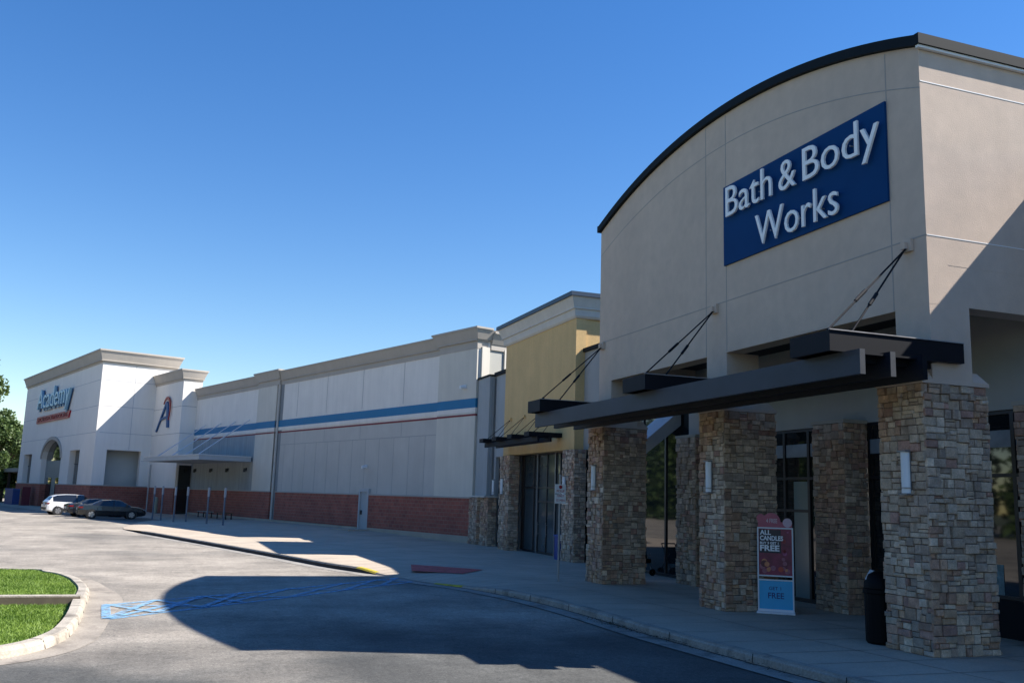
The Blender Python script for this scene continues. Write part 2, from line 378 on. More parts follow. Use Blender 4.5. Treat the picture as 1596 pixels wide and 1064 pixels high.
# score joints across the pavement
jt = MB()
def swz(x, y):
    return None
for i in range(0, len(K)-1, 2):
    r0 = rows[i]
    for j in range(len(TT)-1):
        a, b_ = r0[j], r0[j+1]; d = (b_-a).normalized(); n = Vector((-d.y, d.x, 0))*.011; up = Vector((0, 0, .0035))
        jt.face([a-n+up, b_-n+up, b_+n+up, a+n+up])
for j in (4, 5):
    for i in range(len(K)-1):
        a, b_ = rows[i][j], rows[i+1][j]; d = (b_-a).normalized(); n = Vector((-d.y, d.x, 0))*.01; up = Vector((0, 0, .0045)); jt.face([a+n+up, b_+n+up, b_-n+up, a-n+up])
struct('pavement_joint', jt, jointd)
# kerb: front face with rounded lip, and a concrete gutter pan in front
kb = MB(); gp = MB()
def offs(pts, d):
    out = []
    for i, p in enumerate(pts):
        a = pts[max(i-1, 0)]; b_ = pts[min(i+1, len(pts)-1)]; t = (b_-a); t.z = 0; t.normalize(); n = Vector((-t.y, t.x, 0)); out.append(p+n*d)
    return out
prof = [(-.16, .006), (-.03, .006), (.0, -.006), (.035, -.04), (.05, -.16)]   # offset towards the road, drop
lines = [[Vector((q.x, q.y, max(p.z+dz, -.01) if dz > -.1 else -.01)) for p, q in zip(K, offs(K, d))] for d, dz in prof]
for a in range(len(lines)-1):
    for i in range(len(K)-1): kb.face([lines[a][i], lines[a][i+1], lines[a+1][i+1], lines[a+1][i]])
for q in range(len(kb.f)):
    if q >= 3*(len(K)-1) and K[q % (len(K)-1)].y > 28: kb.m[q] = 1  # far kerb face painted near black to stand for its shade
struct('kerb', kb, [mat('store_kerb', (.36, .31, .25), .9, .15, 1.5, .2, 30, .6, 40, stain=(.08, .07, .06), stainscale=2.0, stainamt=.8), mat('kerb_face_shade', (.025, .024, .023), .9, .4, 3)])  # store kerb is a darker copy of the island kerb, shade in the colour
o1 = offs(K, .05); o2 = offs(K, .55)
for i in range(len(K)-1):
    if K[i].y < 54: gp.face([(o1[i].x, o1[i].y, .004), (o1[i+1].x, o1[i+1].y, .004), (o2[i+1].x, o2[i+1].y, .006), (o2[i].x, o2[i].y, .006)])
cj = MB()
for dd0, dd1 in ((.06, .10), (.53, .57)):
    qa, qb = offs(K, dd0), offs(K, dd1)
    for i in range(len(K)-1):
        if K[i].y < 27: cj.face([(qa[i].x, qa[i].y, .009), (qa[i+1].x, qa[i+1].y, .009), (qb[i+1].x, qb[i+1].y, .010), (qb[i].x, qb[i].y, .010)])
for i in range(0, len(K)-1, 4):
    t_ = (K[i+1]-K[i]); t_.z = 0; t_.normalize(); n_ = Vector((-t_.y, t_.x, 0))
    if K[i].y < 24 or K[i].y > 31: cj.prism([K[i]+n_*.038-t_*.008+Vector((0, 0, -.0)), K[i]+n_*.054-t_*.008+Vector((0, 0, -.14)), K[i]+n_*.054+t_*.008+Vector((0, 0, -.14)), K[i]+n_*.038+t_*.008+Vector((0, 0, -.0))], n_*.004)
struct('gutter_joint', cj, mat('joint_grime', (.03, .028, .025), .95, .3, 3))
struct('gutter', gp, mat('gutter_concrete', (.30, .275, .24), .9, .2, 1, .25, 30, .5, 50, stain=(.06, .055, .05), stainscale=1.6, stainamt=.9))  # darker copy of the island gutter, store-side shade put into the colour
# kerb-ramp paint
def sheet(name, pts, z, m):
    mb = MB(); mb.face([(x, y, z) for x, y in pts]); return struct(name, mb, m)
rp = MB()
for (a, b_, c, d) in [((7.0, 28.9), (8.6, 28.0), (9.9, 29.6), (8.0, 31.7))]:
    def zz(x, y): return .165
    rp.face([(a[0]+.35, a[1]+.1, .17), (b_[0]+.1, b_[1], .17), (*c, .17), (*d, .17)])
struct('red_ramp_paint', rp, paint_red)
kk = MB()
o3 = lines[1]; o4 = lines[3]
def ypaint(lo, hi):
    for i in range(len(K)-1):
        if lo <= K[i].y <= hi:
            for a in (0, 1, 2):
                kk.face([lines[a][i]+Vector((0, 0, .004)), lines[a][i+1]+Vector((0, 0, .004)), lines[a+1][i+1]+Vector((-.003, 0, .004)), lines[a+1][i]+Vector((-.003, 0, .004))])
ypaint(25.2, 26.4); ypaint(29.4, 30.5)
struct('yellow_kerb_paint', kk, paint_yellow)

# blue hatched crossing
U = [(-1.0, 21.9), (2.62, 24.7), (5.38, 27.1), (6.75, 28.4)]; Lw = [(-.86, 19.6), (2.42, 22.7), (5.02, 25.3), (6.9, 27.1)]
def lerp_poly(P, t):
    n = len(P)-1; k = min(int(t*n), n-1); f = t*n-k; return Vector((P[k][0]+(P[k+1][0]-P[k][0])*f, P[k][1]+(P[k+1][1]-P[k][1])*f, 0))
hm = MB()
def stripe(mb, a, b_, w_, z):
    d = (b_-a).normalized(); n = Vector((-d.y, d.x, 0))*w_/2; zv = Vector((0, 0, z)); mb.face([a-n+zv, b_-n+zv, b_+n+zv, a+n+zv])
NN = 12
for k in range(NN):
    stripe(hm, lerp_poly(U, k/NN), lerp_poly(U, (k+1)/NN), .17, .008); stripe(hm, lerp_poly(Lw, k/NN), lerp_poly(Lw, (k+1)/NN), .17, .008)
for k in range(0, 5):
    stripe(hm, lerp_poly(U, k/5), lerp_poly(Lw, min(1, (k+1)/5)), .15, .012); stripe(hm, lerp_poly(Lw, k/5), lerp_poly(U, (k+1)/5), .15, .016)
stripe(hm, lerp_poly(U, 0), lerp_poly(Lw, 0), .17, .020)
for k, (ta, tb_e) in enumerate(((0, .09), (.09, .18), (.18, .27))):
    stripe(hm, lerp_poly(U, ta), lerp_poly(Lw, tb_e), .15, .024); stripe(hm, lerp_poly(Lw, ta), lerp_poly(U, tb_e), .15, .028)
struct('crosswalk_marking', hm, paint_blue)

# islands
OUT = [(-14, 14.0), (-4, 14.55), (-2.5, 15.1), (-1.75, 15.8), (-1.4, 16.9), (-1.32, 18.2), (-1.34, 19.8), (-1.42, 21.6), (-1.45, 22.8), (-1.52, 24.2), (-1.72, 25.6), (-2.05, 27.2), (-2.7, 28.7), (-4.2, 29.9), (-14, 30.6)]
IK = cat([(x, y, .15) for x, y in OUT], 5)
ik = MB(); pr = [(-.21, -.03), (-.2, .0), (-.04, .0), (.0, -.015), (.03, -.06), (.05, -.16)]
IKl = [[Vector((q.x, q.y, p.z+dz)) for p, q in zip(IK, offs(IK, -d))] for d, dz in pr]
for a in range(len(IKl)-1):
    for i in range(len(IK)-1): ik.face([IKl[a][i], IKl[a+1][i], IKl[a+1][i+1], IKl[a][i+1]])
ik.box(-14, -1.5, 21.78, 22.03, 0, .21); ik.box(-14, -1.49, 21.75, 21.78, 0, .185, 1)
for i in range(2, len(IK)-2, 5):
    p_ = IK[i]; q_ = offs(IK, .2)[i]; p2 = offs(IK, -.045)[i]; t_ = (IK[i+1]-IK[i]).normalized()*.008; up_ = Vector((0, 0, .003))
    ik.prism([q_-t_+up_, p_-t_+up_*.2, p_+t_+up_*.2, q_+t_+up_], (0, 0, .002), 2); ik.prism([p_-t_+Vector((0, 0, -.02)), p2-t_+Vector((0, 0, -.14)), p2+t_+Vector((0, 0, -.14)), p_+t_+Vector((0, 0, -.02))], (p2-p_).normalized()*.012, 2)
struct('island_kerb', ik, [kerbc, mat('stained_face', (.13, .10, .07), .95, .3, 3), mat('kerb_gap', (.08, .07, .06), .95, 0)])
ap = MB(); apo = offs(IK, -.5)
for i in range(len(IK)-1):
    wd = .5 + .25*math.exp(-((IK[i].y-22.5)/2.2)**2); wd2 = .5 + .25*math.exp(-((IK[i+1].y-22.5)/2.2)**2)
    a, b_ = offs(IK, -.04)[i], offs(IK, -.04)[i+1]; c, d = offs(IK, -wd2)[i+1], offs(IK, -wd)[i]
    ap.face([(a.x, a.y, .006), (d.x, d.y, .006), (c.x, c.y, .006), (b_.x, b_.y, .006)])
struct('island_gutter', ap, mat('gutter_sunny', (.33, .285, .23), .9, .2, 1, .2, 30, .5, 50, stain=(.12, .10, .085), stainscale=1.3, stainamt=.9))  # paler gutter copy with the sun put into its colour
inn = offs(IK, .2)
so_ = MB(); lowp = [p for p in inn if p.y < 21.6]; upp = [p for p in inn if p.y > 21.9]
so_.face([(p.x, p.y, .03) for p in lowp]+[(lowp[-1].x, 21.75, .03), (-14, 21.75, .03)]); so_.face([(-14, 22.0, .11), (upp[0].x, 22.0, .11)]+[(p.x, p.y, .11) for p in upp]); struct('island_soil', so_, mat('turf_soil', (.12, .19, .025), .95, .3, 3))
def in_poly(x, y, P):
    c = False; j = len(P)-1
    for i in range(len(P)):
        if (P[i].y > y) != (P[j].y > y) and x < (P[j].x-P[i].x)*(y-P[i].y)/(P[j].y-P[i].y)+P[i].x: c = not c
        j = i
    return c
inn2 = offs(IK, .27)
def grass(lo, hi, n, lab, gz=.105):
    nr = np.random.RandomState(3); V = []; Fc = []; C = []; k = 0
    while k < n:
        x, y = nr.uniform(-7, -1.3), nr.uniform(lo, hi)
        if not in_poly(x, y, inn2): continue
        h = nr.uniform(.025, .06); a = nr.uniform(0, math.pi); w_ = .011; lx, ly = nr.normal(0, .025, 2)
        b = len(V); V += [(x-math.cos(a)*w_, y-math.sin(a)*w_, gz), (x+math.cos(a)*w_, y+math.sin(a)*w_, gz), (x+lx, y+ly, gz+h)]
        Fc.append((b, b+1, b+2)); c = min(1, max(0, nr.normal(.45, .24) + .35*math.sin(x*2.1+y)*math.sin(y*1.7-x) + .2*math.sin(x*7)*math.sin(y*6))); C += [c, c, c, 1]*3; k += 1
    me = bpy.data.meshes.new('grass'); me.from_pydata(V, [], Fc); me.materials.append(grassm); at = me.color_attributes.new('Col', 'FLOAT_COLOR', 'CORNER'); at.data.foreach_set('color', C)
    o = bpy.data.objects.new('grass', me); COL.objects.link(o); tag(o, lab, 'grass', kind='stuff')
grass(14.6, 21.7, 50000, 'bright green mown grass in the near half of the kerbed island', .028)
grass(22.12, 30.4, 50000, 'bright green mown grass in the far half of the kerbed island')
# leaf litter in the gutter
def litter():
    nr = np.random.RandomState(5); V = []; Fc = []; C = []
    cen = [(8.55, 24.4, .5, 150), (8.8, 20.6, 1.3, 120), (8.6, 17.6, .8, 260), (8.65, 15.4, 1.2, 160), (8.8, 12.8, 1.2, 60), (8.4, 23, .8, 60)]
    for cx, cy, sp, n in cen:
        for _ in range(n):
            y = nr.normal(cy, sp*.6); x = cx + abs(nr.normal(0, .12))*-1 + .15 - (y-cy)*.03; s_ = nr.uniform(.012, .035); a = nr.uniform(0, 6.28); z = .02+nr.uniform(0, .03); b = len(V)
            for q in range(4): V.append((x+s_*math.cos(a+q*1.57)*(1 if q % 2 else .5), y+s_*math.sin(a+q*1.57)*(1 if q % 2 else .5), z+nr.uniform(0, .015)))
            Fc.append((b, b+1, b+2, b+3)); c = nr.uniform(.0, .5); C += [c*.25+.02, c*.18+.015, c*.1+.01, 1]*4
    me = bpy.data.meshes.new('leaf_litter'); me.from_pydata(V, [], Fc); me.materials.append(mat('litter', (.1, .08, .05), .9, 0, attr=True)); at = me.color_attributes.new('Col', 'FLOAT_COLOR', 'CORNER'); at.data.foreach_set('color', C)
    o = bpy.data.objects.new('leaf_litter', me); COL.objects.link(o); tag(o, 'dark fallen leaves and grit lying along the kerb and gutter', 'leaf litter', kind='stuff')
litter()

# ================================================================ CORNER STORE (arched parapet)
bb = thing('store_building', 'tall grey stucco store front with a curved parapet and rough stone piers', 'building', (12, 18.9, 0))
CY, RAD, CZ = 18.9, 19.1, 12.02-19.1
Y0, Y1 = 12.3, 25.48
def arcz(y, r=RAD): return CZ + math.sqrt(max(0, r*r-(y-CY)**2))
arc = [(Y0+(Y1-Y0)*i/40) for i in range(41)]
wl = MB()
wl.prism([(12, Y1, 5.98)]+[(12, y, arcz(y)-.16) for y in arc[::-1]]+[(12, Y0, 5.98)], (.45, 0, 0))
wl.prism([(12.45, Y1, 6.7)]+[(12.45, y, arcz(y)-.17) for y in arc[::-1]]+[(12.45, Y0, 6.7)], (18, 0, 0))
wl.box(12.45, 30.45, Y0+.003, Y0+.45, 5.98, 6.75); wl.box(12.45, 15.3, Y1-.4, Y1-.003, 5.98, 6.75)
for a, b_ in ((12.3, 13.11), (18.55, 19.41), (24.65, 25.48)): wl.box(12.003, 12.88, a+.002, b_-.002, 4.6, 5.985)
wl.build('wall', stucco, bb)
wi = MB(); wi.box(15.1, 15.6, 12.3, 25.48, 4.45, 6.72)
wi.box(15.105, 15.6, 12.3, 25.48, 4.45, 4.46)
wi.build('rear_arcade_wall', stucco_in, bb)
jn = MB()
for y in (13.13, 18.53, 19.42): jn.box(11.996, 12.01, y-.012, y+.012, 6.0, arcz(y)-.2)
jn.box(11.9955, 12.01, Y0+.01, Y1, 7.188, 7.212)
for i in range(40):
    ya, yb = arc[i], arc[i+1]; f0 = lambda y: arcz(y)-.93
    jn.prism([(11.9965, ya, f0(ya)-.011), (11.9965, yb, f0(yb)-.011), (11.9965, yb, f0(yb)+.011), (11.9965, ya, f0(ya)+.011)], (.01, 0, 0))
jn.build('wall_joint', stucco_joint, bb)
js = MB()
for z in (7.2, 10.04): js.box(12.01, 30, 12.294, 12.31, z-.008, z+.008)
js.build('wall_joint', flash_white, bb)  # white colour stands for sun catching the side-wall grooves
cp = MB()
pts_o = [(11.9, y, arcz(y)+.05) for y in arc]; pts_i = [(11.9, y, arcz(y)-.15) for y in arc]
for i in range(40):
    cp.prism([pts_i[i], pts_o[i], pts_o[i+1], pts_i[i+1]], (18.6, 0, 0))
cp.box(11.9, 30.5, 12.18, 12.3, arcz(Y0)-.15, arcz(Y0)+.05); cp.box(11.9, 30.5, Y1, Y1+.1, arcz(Y1)-.15, arcz(Y1)+.05)
cp.build('parapet_cap', cap_dark, bb)
fl = MB(); fl.box(11.93, 30.4, 12.22, 12.29, arcz(Y0)-.2, arcz(Y0)-.152); fl.build('cap_flashing', flash_white, bb)
for (y0, y1, lb) in ((12.32, 13.38, 'nearest stone pier at the corner of the arcade'), (18.38, 19.42, 'middle stone pier beside the poster stand'), (24.7, 25.74, 'far stone pier of the arcade')):
    pier(bb, 11.8, 13.2, y0, y1, .15, 4.6, stucco, lb)
for (y0, y1) in ((12.2, 12.9), (17.55, 18.65), (24.0, 25.1)):
    mb = MB(); stone_clad(mb, 14.45, 15.1, y0, y1, .15, 4.42, sides='xyY'); mb.box(14.42, 15.1, y0-.03, y1+.03, 4.42, 4.50, 2)
    mb.build('inner_stone_pier', [stone, mortar, mat('pier_top', (.40, .35, .28), .9, .1)], bb)
def storefront(parent, X, y0, y1, z0, z1, mull, doors=(), transom=(3.3,), kick=.9, nm='shop_window', fm=None, gm=None):
    """glazing in plane X; doors = list of (y0, y1)"""
    fm = fm or frame; gm = gm or glass_dark
    ys = sorted(set([y0]+[m for m in mull if y0 < m < y1]+[y1]))
    for a, b_ in zip(ys[:-1], ys[1:]):
        isd = any(d[0]-.01 <= a and b_ <= d[1]+.01 for d in doors)
        win = MB(); t = .045
        zb = z0 if isd else z0
        win.box(X, X+.1, a, a+t, zb, z1); win.box(X, X+.1, b_-t, b_, zb, z1); win.box(X, X+.1, a+t, b_-t, z1-.07, z1); win.box(X, X+.1, a+t, b_-t, zb, zb+.1)
        for tz in transom: win.box(X, X+.1, a+t, b_-t, tz-.035, tz+.035)
        if isd: win.box(X, X+.1, a+t, b_-t, 2.35, 2.42)
        wo = win.build('door' if isd else nm, fm, parent)
        pn = MB(); pn.box(X+.04, X+.06, a+t, b_-t, zb+.1, z1-.07); pn.build('glass_pane', gm, wo, origin=parent['_o'])
        if isd:
            hd = MB(); hd.tube((X-.05, b_-.14, .9), (X-.05, b_-.14, 1.5), .018); hd.tube((X-.05, b_-.14, 1.0), (X+.02, b_-.14, 1.0), .012); hd.tube((X-.05, b_-.14, 1.4), (X+.02, b_-.14, 1.4), .012)
            hd.build('handle', frame_alu, wo, origin=parent['_o'])
storefront(bb, 15.15, 12.4, 17.6, .15, 4.45, [13.6, 14.8, 16.1, 16.95], transom=(3.2, .9))
storefront(bb, 15.15, 18.62, 24.1, .15, 4.45, [19.76, 20.75, 21.9, 23.0], doors=[(19.76, 20.75), (20.75, 21.9)], transom=(3.2,))
kk = MB(); kk.box(15.135, 15.149, 12.4, 17.6, .15, .86); kk.build('kick_panel', beam_dark, bb)
for a, b_ in ((12.45, 13.55), (13.65, 14.75), (14.85, 16.05), (16.15, 16.9), (17.0, 17.55), (18.7, 19.7), (19.8, 20.7), (20.8, 21.85), (21.95, 22.95), (23.05, 24.0)):
    bd = MB(); bd.box(15.18, 15.189, a, b_, 3.74, 4.07); bd.build('window_band', band, bb)
tp = MB(); tp.box(15.165, 15.188, 19.8, 20.38, .25, 3.12); tp.build('door_panel', glass_teal, bb)
for i, (a, b_, zt, mm) in enumerate(((13.0, 13.45, 1.7, (.30, .10, .10)), (14.0, 14.6, 1.5, (.10, .22, .26)), (15.0, 15.9, 1.35, (.32, .28, .2)), (16.25, 16.85, 1.9, (.14, .10, .2)), (22.1, 22.9, 1.6, (.3, .2, .12)), (23.2, 23.9, 1.8, (.1, .2, .14)))):
    d = MB(); d.box(15.18, 15.188, a, b_, .92, zt); d.build('window_poster', mat('window_poster%d' % i, mm, .35, .5, 6), bb)
# ceiling void behind the openings, its lack of light painted near black
cl = MB(); cl.box(12.9, 15.1, 12.8, 25.0, 6.55, 6.6); cl.build('soffit', mat('unlit_soffit', (.02, .02, .02), .9, .1), bb)

# sign
sg = thing('store_sign', 'blue rectangular sign board with raised white shop name high on the curved store front', 'sign', (11.98, 15.85, 8.05))
p = MB(); p.box(11.95, 11.995, 13.13, 18.56, 8.05, 9.98); p.build('sign_panel', signblue, sg)
NX = (-1, 0, 0); UY = (0, -1, 0); UZ = (0, 0, 1)
for txt, y, z, wd, ch in (('Bath', 18.30, 9.16, 1.80, .72), ('&', 16.24, 9.145, .58, .66), ('Body', 15.42, 9.13, 2.22, .70), ('Works', 17.12, 8.16, 2.76, .70)):
    m_ = MB(); add_text(m_, txt, (11.88, y, z), UY, UZ, NX, wd, ch, .045, -.004); 
    m_.build('lettering', [white_plastic], sg)
for yy, zz in ((17.9, 9.4), (17.0, 9.4), (16.0, 9.4), (15.0, 9.4), (14.0, 9.4), (16.6, 8.4), (15.6, 8.4), (14.9, 8.4)):
    pn = MB(); pn.tube((11.87, yy, zz), (11.96, yy, zz), .015, seg=6); pn.build('standoff', galv, sg)

# awning in front of the piers
aw = thing('steel_awning', 'long blue grey steel canopy of parallel channels carried in front of the stone piers', 'awning', (10.7, 18.8, 4.56))
for X in (10.06, 10.66, 11.3):
    m_ = MB(); m_.box(X, X+.012, 11.8, 25.75, 4.56, 4.96); m_.box(X+.012, X+.1, 11.8, 25.75, 4.56, 4.575); m_.box(X+.012, X+.1, 11.8, 25.75, 4.945, 4.96)
    m_.box(X+.012, X+.1, 25.738, 25.75, 4.575, 4.945); cb_ = m_.build('channel_beam', beam if X < 10.1 else mat('shaded_channel_steel', (.008, .011, .018), .6, .2, 1.5, spec=.25), aw)  # inner channels coloured darker than the outer one to stand for shade
    e = MB(); e.box(X, X+.1, 11.785, 11.799, 4.56, 4.96); e.build('end_plate', mat('end_plate_grey', (.05, .055, .065), .5, .2, 6) if X < 11 else beam_dark, cb_, origin=aw['_o'])
dk = MB(); dk.box(10.16, 11.3, 11.9, 25.65, 4.90, 4.93); dk.box(11.4, 11.8, 11.9, 25.65, 4.90, 4.93)  # solid cover added to keep sky light off the inner channels
for i in range(24): dk.box(10.17, 11.78, 12.1+i*.58, 12.15+i*.58, 4.80, 4.90)
dk.build('added_shade_deck', beam_dark, aw)
for (y0, y1, x1) in ((12.17, 13.2, 12.58), (18.42, 19.52, 12.0), (24.75, 25.7, 12.0)):
    m_ = MB()
    xx1 = x1; m_.box(9.8, xx1, y0, y0+.1, 4.962, 5.30); m_.box(9.8, 11.98, y1-.1, y1, 4.962, 5.30); m_.box(9.8, 9.86, y0+.1, y1-.1, 4.962, 5.30)
    m_.box(9.86, 11.98, y0+.1, y1-.1, 5.1, 5.12)
    ob = m_.build('outrigger', beam_dark, aw)
    e = MB(); e.box(9.79, x1, y0-.02, y0+.02, 5.301, 5.318); e.build('sun_edge_strip', mat('sunlit_flange', (.35, .33, .32), .5, .2, 4), ob, origin=aw['_o'])  # pale strip paints sunlight along the top edge
for ya in (12.72, 19.0, 25.22):
    rd = MB()
    A_ = Vector((11.97, ya, 7.08))
    for ex, ey in ((9.95, ya-.35), (10.55, ya-.15)):
        E_ = Vector((ex, ey, 5.36)); rd.tube(A_+Vector((0, (-.02 if ex < 10 else .02), 0)), E_, .017, seg=6)
        t0, t1 = A_.lerp(E_, .55), A_.lerp(E_, .68); rd.tube(t0, t1, .032, seg=6); rd.tube(E_, E_-Vector((0, 0, .05)), .04, seg=8)
    ob = rd.build('tie_rod', beam_dark, aw)
    an = MB(); an.box(11.93, 11.998, ya-.12, ya+.12, 6.98, 7.2); an.box(11.86, 11.93, ya-.05, ya+.05, 7.02, 7.14); an.build('anchor_plate', stucco, ob, origin=aw['_o'])

# wall lamps
def wall_lamp(x, y, z, lab):
    t = thing('wall_lamp', lab, 'wall lamp', (x, y, z), 'B', 'tall white wall lamps on the stone piers')
    a = MB(); a.box(x-.03, x, y-.09, y+.09, z-.38, z+.38); a.box(x-.13, x-.03, y-.10, y+.10, z+.345, z+.37); a.box(x-.13, x-.03, y-.10, y+.10, z-.37, z-.345); a.box(x-.133, x-.03, y-.102, y+.102, z-.26, z-.25); a.build('bracket', frame_alu, t)
    b = MB()
    for i in range(8):
        t0, t1 = math.pi*i/8, math.pi*(i+1)/8
        f = lambda q: (x-.03-.085*math.sin(q), y+.085*math.cos(q))
        p0, p1 = f(t0), f(t1); b.face([(p0[0], p0[1], z-.345), (p1[0], p1[1], z-.345), (p1[0], p1[1], z+.345), (p0[0], p0[1], z+.345)])
    b.build('lamp_shade', lampw, t)
wall_lamp(11.78, 12.72, 3.1, 'white wall lamp on the nearest stone pier at the store corner')
wall_lamp(11.78, 18.92, 3.1, 'white wall lamp on the stone pier next to the poster stand')
wall_lamp(11.78, 25.2, 3.14, 'white wall lamp on the stone pier just behind the parking sign')
wall_lamp(14.68, 34.15, 3.05, 'white wall lamp on the right pier of the tan store front')
wall_lamp(14.68, 41.5, 3.03, 'white wall lamp on the left pier of the tan store front')
wall_lamp(14.98, 43.6, 3.0, 'white wall lamp above the stone base left of the tan store')

# ================================================================ neighbouring wing (right, mostly out of frame)
nb = thing('side_wing', 'low grey store wing joining the corner store on the right', 'building', (15.3, 0, 0))
m_ = MB(); m_.box(15.3, 30, -14, 12.297, 4.4, 8.9); m_.box(15.5, 30, -14, 12.296, 0.1, 4.4); m_.build('wall', stucco, nb)
m_ = MB(); m_.box(15.2, 30, -14.1, 12.29, 8.9, 9.05); m_.build('parapet_cap', cap_dark, nb)
storefront(nb, 15.35, -12, 12.2, .15, 4.4, [-9, -6, -3, 0, 3, 6, 9])

# ================================================================ connector store between corner store and tan store
cn = thing('link_building', 'low pale grey store front set back between the curved store and the tan store', 'building', (15.3, 29, 0))
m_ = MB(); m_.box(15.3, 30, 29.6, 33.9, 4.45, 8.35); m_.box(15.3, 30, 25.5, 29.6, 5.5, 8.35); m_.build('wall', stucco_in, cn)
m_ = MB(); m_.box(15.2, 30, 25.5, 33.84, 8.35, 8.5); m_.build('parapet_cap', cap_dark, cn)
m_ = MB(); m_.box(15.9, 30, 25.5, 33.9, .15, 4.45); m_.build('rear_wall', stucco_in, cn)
m_ = MB(); m_.prism([(13.7, 26.3, 3.72), (13.7, 26.3, 4.15), (15.3, 26.3, 5.45), (15.3, 26.3, 4.95)], (0, 1.15, 0)); m_.build('sloped_canopy', mat('pale_steel', (.42, .48, .55), .5, .1), cn)
m_ = MB(); m_.box(13.62, 13.70, 26.28, 27.47, 3.68, 4.20); m_.build('canopy_edge', beam_dark, cn)
storefront(cn, 15.32, 25.6, 29.5, .15, 5.48, [27.35, 28.9], transom=())
storefront(cn, 15.32, 29.6, 33.7, .15, 4.45, [30.5, 32.1], transom=())

# ================================================================ tan store
tb = thing('store_building', 'tan stucco store front with a cream cornice and two stone piers', 'building', (14.9, 38, 0))
m_ = MB()
m_.box(14.9, 15.35, 33.85, 42.2, 4.47, 10.0)
m_.box(15.35, 30, 33.9, 42.19, 5.0, 10.0)
m_.box(14.9, 15.35, 33.85, 34.45, 4.4, 4.47)
m_.build('wall', tan, tb)
m_ = MB(); m_.flare(14.9, 30, 33.85, 42.2, 9.72, 9.8, .04, .1).flare(14.9, 30, 33.85, 42.2, 9.8, 10.08, .1, .14).flare(14.9, 30, 33.85, 42.2, 10.08, 10.14, .2, .2).flare(14.9, 30, 33.85, 42.2, 10.14, 10.55, .2, .34)
m_.build('cornice', trim, tb)
m_ = MB(); m_.flare(14.9, 30, 33.85, 42.2, 10.55, 10.72, .42, .42); m_.build('parapet_cap', mat('navy_cap', (.02, .045, .08), .5, 0), tb)
pier(tb, 14.7, 15.2, 40.75, 42.02, .15, 4.44, None, 'left stone pier of the tan store'); pier(tb, 14.7, 15.2, 33.35, 34.5, .15, 4.44, None, 'right stone pier of the tan store')
m_ = MB(); m_.box(15.9, 30, 33.9, 42.18, .1, 5.0); m_.build('rear_wall', brown_dark, tb)
storefront(tb, 15.5, 34.4, 40.85, .15, 4.5, [35.6, 36.6, 37.1, 38.1, 39.1, 39.6], doors=[(37.1, 38.1), (38.1, 39.1)], transom=(3.0,), fm=frame, gm=mat('lighter_glass', (.07, .085, .09), .06, .3, .4, spec=.7))
m_ = MB(); m_.box(15.47, 15.5, 39.1, 39.2, .15, 4.5); m_.box(15.47, 15.5, 37.05, 37.13, .15, 4.5); m_.build('mullion', frame_alu, tb)
ta = thing('steel_awning', 'short black steel canopy with thin tie rods over the tan store door', 'awning', (14.2, 38.2, 4.8))
for X in (13.75, 14.3):
    m_ = MB(); m_.box(X, X+.08, 34.9, 41.6, 4.78, 4.98); m_.build('channel_beam', beam_dark, ta)
for y in (35.35, 37.4, 39.4, 41.2):
    m_ = MB(); m_.box(13.45, 14.9, y-.28, y+.28, 4.985, 5.16); ob = m_.build('outrigger', beam_dark, ta)
    r_ = MB(); r_.tube((14.9, y, 6.15), (13.75, y, 5.16), .014, seg=5); r_.tube((14.9, y+.02, 6.15), (14.2, y+.12, 5.16), .012, seg=5); r_.build('tie_rod', beam_dark, ob, origin=ta['_o'])
    r_ = MB(); r_.box(14.82, 14.898, y-.06, y+.06, 6.09, 6.21); r_.build('anchor_plate', tan, ob, origin=ta['_o'])

# ================================================================ second connector left of the tan store
c2 = thing('link_building', 'narrow grey wall bay with a stone base left of the tan store', 'building', (15.3, 44.5, 0))
m_ = MB(); m_.box(15.3, 30, 42.25, 46.9, 4.5, 8.6); m_.box(15.3, 30, 44.4, 46.9, .1, 4.5); m_.box(15.85, 30, 42.25, 44.4, .1, 4.5); m_.box(15.0, 15.3, 44.85, 46.7, 2.5, 8.6); m_.build('wall', mat('grey_stucco', (.38, .39, .38), .9, .06, .6, bump=.3, streak=.06), c2)
m_ = MB(); m_.box(15.2, 30, 42.25, 44.8, 8.6, 8.78); m_.box(14.95, 30, 44.8, 46.75, 8.6, 8.70); m_.build('parapet_cap', cap_dark, c2)
m_ = MB(); stone_clad(m_, 14.9, 15.35, 44.2, 45.4, .15, 2.5, sides='xy'); stone_clad(m_, 14.72, 15.32, 45.43, 46.7, .15, 2.48, sides='xyY'); m_.box(14.68, 15.4, 44.17, 46.72, 2.5, 2.58, 2); m_.build('stone_base', [stone, mortar, trim], c2)
m_ = MB(); m_.tube((15.2, 44.72, .2), (15.2, 44.72, 8.5), .06, seg=8); m_.build('downpipe', mat('pipe_grey', (.18, .19, .19), .6, 0), c2)
storefront(c2, 15.4, 42.3, 44.15, .15, 4.5, [43.2], transom=(3.0,))

# ================================================================ SPORTS STORE (frame A)
sp_ = thing('sports_store', 'long white sports store with red block base, coloured stripes and arched entrance tower', 'building', (28.5, 60, 0), 'A')
def PA(mb, name, mats, par=None, **k):
    return mb.build(name, mats, par or sp_, origin=sp_['_o'] if par is not None else None, **k)
XW = 28.5; YN, YF = 40.0, 83.2
m_ = MB()
m_.box(XW, 62, YN, YF, 2.45, 10.9, 0)                 # upper panels
PA(m_, 'wall', [wallw])
